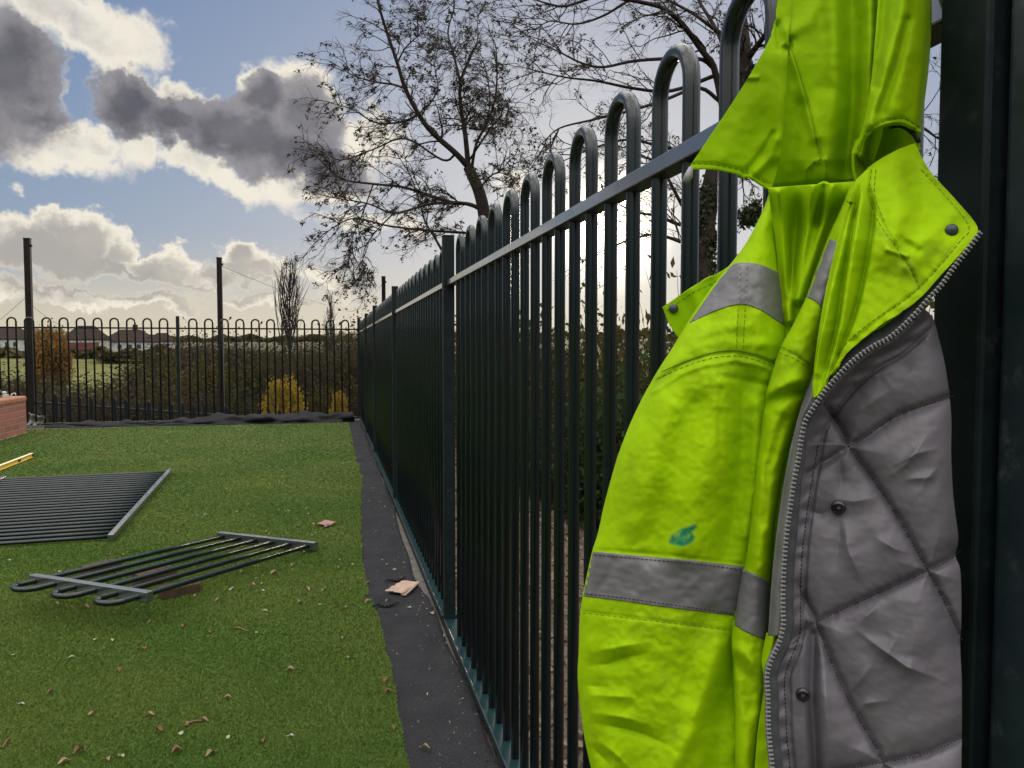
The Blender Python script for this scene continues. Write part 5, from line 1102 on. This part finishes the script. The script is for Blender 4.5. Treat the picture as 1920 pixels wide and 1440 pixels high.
# --- left sleeve hanging from the shoulder: closed tube
SL = [(1444, 356), (1430, 395), (1405, 445), (1380, 482), (1345, 525), (1300, 587), (1262, 650), (1235, 692), (1205, 745), (1180, 798), (1160, 850), (1145, 900), (1132, 950), (1121, 1000), (1110, 1035), (1098, 1090), (1092, 1120), (1087, 1160), (1085, 1220), (1083, 1270), (1088, 1330), (1097, 1390), (1108, 1440), (1122, 1500), (1136, 1560)]
SR = [(1449, 354), (1456, 420), (1463, 500), (1474, 580), (1479, 640), (1470, 690), (1462, 760), (1455, 850), (1446, 950), (1438, 1050), (1424, 1120), (1416, 1200), (1414, 1300), (1416, 1440), (1418, 1560)]
nu, nv = 190, 480; X, Y = ruled(SL, SR, 358, 1556, nu, nv); bb = bulge(nu, nv, 2.0); ub = np.repeat(np.linspace(0, 1, nu)[None], nv, 0)
amp = np.interp(Y, [358, 420, 520, 700, 900, 1050, 1300, 1556], [.004, .022, .045, .062, .066, .06, .055, .05])
fS = [([(1090, 1250), (1140, 1245), (1180, 1232), (1225, 1222)], 8, -.0045), ([(1088, 1225), (1150, 1215), (1230, 1200)], 12, .004), ([(1092, 1302), (1150, 1305), (1205, 1310)], 9, .004), ([(1090, 1285), (1150, 1290)], 8, -.003), ([(1100, 1352), (1150, 1362), (1210, 1378), (1265, 1402)], 8, -.005), ([(1100, 1335), (1170, 1345), (1230, 1362)], 10, .004), ([(1104, 1392), (1130, 1420), (1150, 1440)], 8, -.005), ([(1112, 1380), (1150, 1410), (1190, 1450)], 11, .004),
      ([(1350, 1215), (1320, 1300), (1290, 1380), (1260, 1440), (1250, 1540)], 20, .008), ([(1385, 1210), (1365, 1300), (1345, 1400), (1340, 1540)], 26, -.008), ([(1330, 1150), (1290, 1230), (1285, 1300)], 22, -.004), ([(1170, 1190), (1200, 1160)], 10, .002),
      ([(1250, 760), (1215, 860), (1190, 980)], 26, .006), ([(1300, 760), (1262, 880), (1228, 1000), (1225, 1035)], 24, -.008), ([(1350, 720), (1335, 850), (1300, 960), (1290, 1030)], 30, .007), ([(1400, 720), (1390, 860), (1372, 980), (1360, 1040)], 22, -.009), ([(1420, 760), (1420, 900), (1400, 1000)], 16, .006),
      ([(1221, 722), (1279, 684), (1324, 668), (1372, 661), (1417, 669), (1456, 684)], 4.5, -.0026), ([(1225, 735), (1280, 700), (1324, 684), (1380, 676), (1420, 684), (1456, 698)], 5, .0022), ([(1387, 500), (1383, 580), (1377, 665)], 9, .0022), ([(1240, 700), (1300, 655), (1360, 640), (1440, 648)], 10, .0025),
      ([(1300, 640), (1350, 615), (1400, 612)], 13, .003), ([(1340, 600), (1330, 650)], 14, -.003), ([(1420, 590), (1430, 640)], 12, .003), ([(1110, 1120), (1140, 1080), (1150, 1050)], 7, -.0025), ([(1350, 705), (1390, 712), (1440, 722)], 7, -.0025), ([(1352, 730), (1348, 800), (1352, 860)], 6, -.0014), ([(1392, 730), (1390, 800)], 6, -.0014), ([(1110, 1030), (1240, 1040), (1390, 1058)], 4, -.0014), ([(1092, 1147), (1200, 1160), (1370, 1182)], 3.5, -.0014)]
zc = Z0(X)+.055
z = zc-amp*bb+(1.5*fold_sum(X, Y, fS[:8], True)+fold_sum(X, Y, fS[8:]))*np.clip(bb*2.2, 0, 1)+(.004*vnoise(X, Y, 70)+.0022*vnoise(X+Y*.6, Y-X*.5, 30)+.0012*vnoise(X-Y, Y+X, 14))*np.clip(bb*2, 0, 1)
sS = Surf(X[::1], Y, z)
PG = [(1254, 1017), (1259, 1003), (1278, 991), (1306, 983), (1307, 989), (1297, 997), (1303, 1008), (1297, 1018), (1280, 1025), (1262, 1021)]
ins = np.zeros_like(X, bool)
for (ax, ay), (bx_, by__) in zip(PG, PG[1:]+PG[:1]): ins ^= ((ay > Y) != (by__ > Y)) & (X < (bx_-ax)*(Y-ay)/(by__-ay+1e-9)+ax)
pm = np.clip(np.where(ins, .5+poly_dist(X, Y, PG+PG[:1])/6., .5-poly_dist(X, Y, PG+PG[:1])/6.), 0, 1)
dirt_tone = .75*blob(X, Y, 1262, 1372, 18, 26)+.5*blob(X, Y, 1240, 1275, 20, 30)+.35*blob(X, Y, 1300, 1180, 150, 50)+.3*blob(X, Y, 1360, 700, 120, 40)+.35*blob(X, Y, 1190, 870, 20, 14)+.3*blob(X, Y, 1330, 630, 60, 40)+.45*np.exp(-(poly_dist(X, Y, [(1221, 722), (1279, 684), (1372, 663), (1456, 686)])/9.)**2)+.25*blob(X, Y, 1255, 1150, 90, 60)
slv = sheet('sleeve', X, Y, z, M['hivis'], thick=0, attrs={'dirt_tone': np.clip(dirt_tone, 0, 1), 'paint': pm})
zb = zc+np.interp(Y, [358, 520, 900, 1556], [.003, .02, .03, .03])*bb; sheet('sleeve_back', X, Y, zb, M['hivis'], slv, 0, {'dirt_tone': 0*X, 'paint': 0*X})
tape_on(sS, [(1378, 494), (1400, 492), (1430, 497), (1462, 512)], [(1292, 606), (1336, 585), (1382, 571), (1420, 578), (1474, 612)], [(1374, 494), (1342, 534), (1292, 606)], [(1462, 512), (1470, 560), (1474, 612)], 60, 50, parent=slv)
tape_on(sS, [(1112, 1034), (1200, 1042), (1300, 1051), (1432, 1066)], [(1094, 1118), (1160, 1126), (1260, 1140), (1424, 1160)], [(1112, 1034), (1102, 1076), (1094, 1118)], [(1432, 1066), (1424, 1160)], 90, 40, parent=slv)
for dx in (0, 13): stitch(sS, [(1387+dx, 497), (1385+dx, 560), (1380+dx, 662)]); stitch(sS, [(1387.5+dx, 497), (1385.5+dx, 572)], 'thread_light', 6, 5, .0005, .0022)
stitch(sS, [(1241, 697), (1279, 680), (1324, 664), (1372, 656), (1417, 664), (1458, 680)], dash=None, r=.0005, lift=.0002); stitch(sS, [(1232, 710), (1280, 689), (1324, 674), (1376, 667), (1417, 675), (1456, 690)])
stitch(sS, [(1092, 1149), (1200, 1161), (1300, 1173), (1372, 1182)]); stitch(sS, [(1114, 1040), (1300, 1057), (1390, 1068)], 'thread_grey', 5, 3, .0004, .002); stitch(sS, [(1098, 1113), (1160, 1120), (1260, 1134), (1374, 1150)], 'thread_grey', 5, 3, .0004, .002)
stitch(sS, [(1458, 420), (1462, 500), (1470, 575)], dash=None, r=.0006, lift=-.0002)

# --- pocket flap on the far side, behind the sleeve
X, Y = coons([(1242, 576), (1300, 536), (1346, 512), (1410, 470)], [(1272, 634), (1310, 620), (1390, 590)], [(1242, 576), (1254, 606), (1272, 634)], [(1410, 470), (1400, 530), (1390, 590)], 60, 30)
z = Z0(X)+.062+fold_sum(X, Y, [([(1300, 545), (1315, 590)], 14, .006), ([(1330, 530), (1345, 580)], 12, -.006)])+.003*vnoise(X, Y, 30); sp_ = Surf(X, Y, z)
pf = sheet('storm_flap', X, Y, z, M['hivis_thin'], attrs={'dirt_tone': .4*np.exp(-(poly_dist(X, Y, [(1242, 576), (1300, 536), (1410, 470)])/8.)**2), 'paint': 0*X})
stitch(sp_, [(1250, 582), (1300, 548), (1348, 524), (1400, 488)])

# --- hood
HT = -235
X, Y = coons([(1560, HT), (1600, HT-8), (1650, HT)], [(1444, 356), (1520, 350), (1608, 344)], [(1560, HT), (1490, -100), (1472, 75), (1468, 200), (1460, 290), (1444, 356)], [(1650, HT), (1668, -60), (1668, 120), (1660, 220), (1640, 300), (1608, 344)], 120, 240)
fH = [([(1480, 75), (1497, 130), (1514, 190), (1528, 250), (1539, 300)], 3.5, -.0022), ([(1478, 70), (1500, 140), (1516, 200), (1530, 255)], 10, .005), ([(1560, -100), (1565, 50), (1560, 200), (1552, 320)], 30, .010), ([(1590, -100), (1596, 60), (1598, 200), (1585, 320)], 20, -.016), ([(1630, -100), (1632, 60), (1628, 200), (1612, 290)], 13, .014), ([(1500, 200), (1485, 280), (1470, 340)], 16, -.006), ([(1476, 70), (1520, 40), (1560, -60)], 14, .005), ([(1530, -40), (1545, 60), (1545, 160)], 18, -.006),
      ([(1450, 352), (1520, 347), (1604, 341)], 5, -.005), ([(1512, 335), (1512, 318), (1525, 303), (1547, 300), (1547, 335)], 5, .002), ([(1480, 75), (1470, 95), (1466, 80)], 12, -.01)]
z = .652+(1640-X)/700*.09+np.interp(Y, [HT, -60, 100, 300, 356], [.045, .02, .004, .008, .02])+fold_sum(X, Y, fH)+.003*vnoise(X, Y, 60)+.0016*vnoise(X+Y, Y-X, 24)
sH = Surf(X, Y, z); hood = sheet('hood', X, Y, z, M['hivis_thin'], attrs={'dirt_tone': .5*np.exp(-(poly_dist(X, Y, [(1450, 354), (1604, 343)])/8.)**2)+.6*blob(X, Y, 1530, 318, 18, 18), 'paint': 0*X})
stitch(sH, [(1479, 78), (1497, 132), (1514, 192), (1528, 252), (1540, 302)], dash=None, r=.00055, lift=.0); stitch(sH, [(1447, 353), (1520, 348), (1606, 341)], dash=None, r=.0007, lift=.0); stitch(sH, [(1512, 336), (1513, 318), (1527, 304), (1547, 300), (1548, 334)])
# left wing of the hood opening
X, Y = coons([(1556, HT), (1566, HT)], [(1290, 317), (1340, 319), (1395, 331), (1446, 357)], [(1556, HT), (1490, -120), (1457, 10), (1455, 45), (1430, 98), (1400, 150), (1365, 205), (1330, 257), (1290, 317)], [(1566, HT), (1500, -100), (1482, 40), (1478, 80), (1474, 180), (1464, 290), (1446, 357)], 110, 220)
fW = [([(1472, 60), (1468, 160), (1458, 290)], 16, .007), ([(1395, 325), (1425, 290), (1450, 250)], 5, -.004), ([(1410, 330), (1440, 300), (1455, 262)], 9, .005), ([(1292, 306), (1340, 308), (1398, 320), (1440, 345)], 3.5, -.0016), ([(1402, 146), (1420, 145)], 4, .003), ([(1460, 45), (1475, 95)], 8, -.005), ([(1440, 110), (1400, 210), (1350, 290)], 34, .006), ([(1456, 50), (1462, 90), (1478, 92)], 6, -.005)]
z = .66+(1640-X)/700*.085+np.interp(Y, [HT, -60, 100, 357], [.04, .012, -.004, .0])+fold_sum(X, Y, fW)+.0025*vnoise(X, Y, 60)+.0012*vnoise(X+Y, Y-X, 22); sW = Surf(X, Y, z)
wing = sheet('hood_side', X, Y, z, M['hivis_thin'], hood, attrs={'dirt_tone': 0*X, 'paint': 0*X})
stitch(sW, [(1297, 306), (1340, 309), (1394, 321), (1440, 345)])
# right wing, its hem curling forward over the collar
X, Y = coons([(1642, HT), (1690, HT-6)], [(1604, 290), (1620, 258), (1650, 236), (1690, 230), (1727, 248)], [(1642, HT), (1648, -60), (1640, 80), (1628, 190), (1604, 290)], [(1690, HT-6), (1738, -80), (1747, 30), (1741, 130), (1731, 210), (1727, 248)], 90, 220)
fR_ = [([(1606, 280), (1626, 248), (1655, 227), (1692, 221), (1726, 238)], 3.5, -.0016), ([(1700, -80), (1690, 40), (1660, 130), (1632, 230)], 14, .010), ([(1725, -60), (1715, 60), (1690, 140), (1680, 200)], 22, .006), ([(1665, -80), (1655, 60), (1640, 160)], 9, -.010), ([(1700, 40), (1680, 130), (1650, 210)], 10, -.006)]
u = np.linspace(0, 1, 90)[None]; v = np.linspace(0, 1, 220)[:, None]
z = .632+np.interp(Y, [HT, -60, 100, 250], [.05, .018, -.002, -.014])-.018*np.sin(np.pi*u)+.03*np.exp(-((1-u)/.06)**2)+fold_sum(X, Y, fR_)+.0028*vnoise(X, Y, 55)+.0012*vnoise(X+Y, Y-X, 22); sR = Surf(X, Y, z)
sheet('hood_side', X, Y, z, M['hivis_thin'], hood, attrs={'dirt_tone': .5*np.exp(-(poly_dist(X, Y, [(1604, 290), (1650, 236), (1727, 248)])/6.)**2), 'paint': 0*X})
stitch(sR, [(1608, 279), (1626, 248), (1655, 228), (1692, 222), (1724, 238)])
# inside of the collar seen through the opening below that hem
X, Y = coons([(1602, 285), (1620, 235), (1665, 222), (1715, 236)], [(1610, 350), (1650, 320), (1690, 296), (1722, 282)], [(1602, 285), (1603, 318), (1610, 350)], [(1715, 236), (1720, 260), (1722, 282)], 44, 24)
z = .655+.022*np.sin(np.pi*np.linspace(0, 1, 44))[None]+.002*vnoise(X, Y, 25); sheet('collar', X, Y, z, M['hivis'], attrs={'dirt_tone': .35+0*X, 'paint': 0*X})  # whole inside of the collar evenly toned darker
mb = MB(); P = [(1604, 290), (1612, 262), (1640, 240), (1690, 232), (1727, 248)]; Q = resample(P, 30); mb.tube(atv(Q[:, 0], Q[:, 1], np.full(30, .6245)), .0014, 8); mb.build('hood_hem', M['hivis_thin'], hood, True, off=JO)
mb = MB(); Q = resample([(1668, 238), (1690, 236), (1712, 250), (1724, 268)], 16); mb.tube(atv(Q[:, 0], Q[:, 1], np.full(16, .640)), [.002]*15+[.001], 8); mb.build('draw_cord', M['tool_black'], hood, True, off=JO)
mb = MB(); mb.tube([at(1296, 314, .694), at(1291, 330, .694), at(1285, 342, .694)], [.0022, .004, .0032], 10); mb.build('cord_end', M['zip_tooth'], wing, True, off=JO)
# back of the body behind everything, closing the jacket
X, Y = ruled([(1450, 360), (1390, 540), (1300, 760), (1210, 1000), (1180, 1300), (1190, 1560)], [(1610, 360), (1680, 430), (1735, 600), (1765, 800), (1778, 1100), (1780, 1560)], 362, 1556, 60, 120)
z = Z0(X)*0+np.interp(X, [1180, 1450, 1780], [.765, .72, .635])+.006*vnoise(X, Y, 80); z = np.minimum(z, .78); sheet('back_panel', X, Y, z, M['hivis_thin'], attrs={'dirt_tone': 0*X, 'paint': 0*X})
# hanging loop over the fence hoop
lo3 = at(1605, HT+4, .70); mb = MB(); hk = np.array([.546, .64, 1.71]); mb.tube(spline([lo3, (lo3+hk)/2+np.array([0, 0, .03]), hk+np.array([0, 0, .075]), hk+np.array([.03, .01, .02]), (lo3+hk)/2+np.array([.03, 0, -.01]), lo3+np.array([.01, 0, 0])], 30), .0022, 8); mb.build('hanging_loop', M['tool_black'], hood, True, off=JO)
# press studs
def stud(surf, x, y, r, m, par, ring=True):
    d = float(surf.depth(x, y)[0]); c = at(x, y, d); vx = ray(x, y)/np.linalg.norm(ray(x, y)); g = 4
    a = at(x+g, y, float(surf.depth(x+g, y)[0]))-at(x-g, y, float(surf.depth(x-g, y)[0])); b = at(x, y+g, float(surf.depth(x, y+g)[0]))-at(x, y-g, float(surf.depth(x, y-g)[0])); n = np.cross(a, b); n /= np.linalg.norm(n); n = n if n@vx < 0 else -n; n = n*.25-vx*.75; n /= np.linalg.norm(n); c = c+n*.0012
    mb = MB()
    if ring: mb.tube([c-n*.001, c+n*.0012, c+n*.0022, c+n*.0022, c+n*.0008, c+n*.0008], [r, r, r*.85, r*.55, r*.45, .0002], 24)
    else: mb.tube([c-n*.001, c+n*.001, c+n*.002, c+n*.0024], [r, r, r*.8, .0003], 24)
    mb.build('press_stud', M[m], par, True, off=JO)
stud(sF, 1784, 432, .0046, 'snap', front, False); stud(sp_, 1263, 579, .0046, 'snap', pf, False); stud(lin_s, 1572, 951, .0058, 'snap_black', lin); stud(lin_s, 1505, 1302, .0055, 'snap_black', lin)
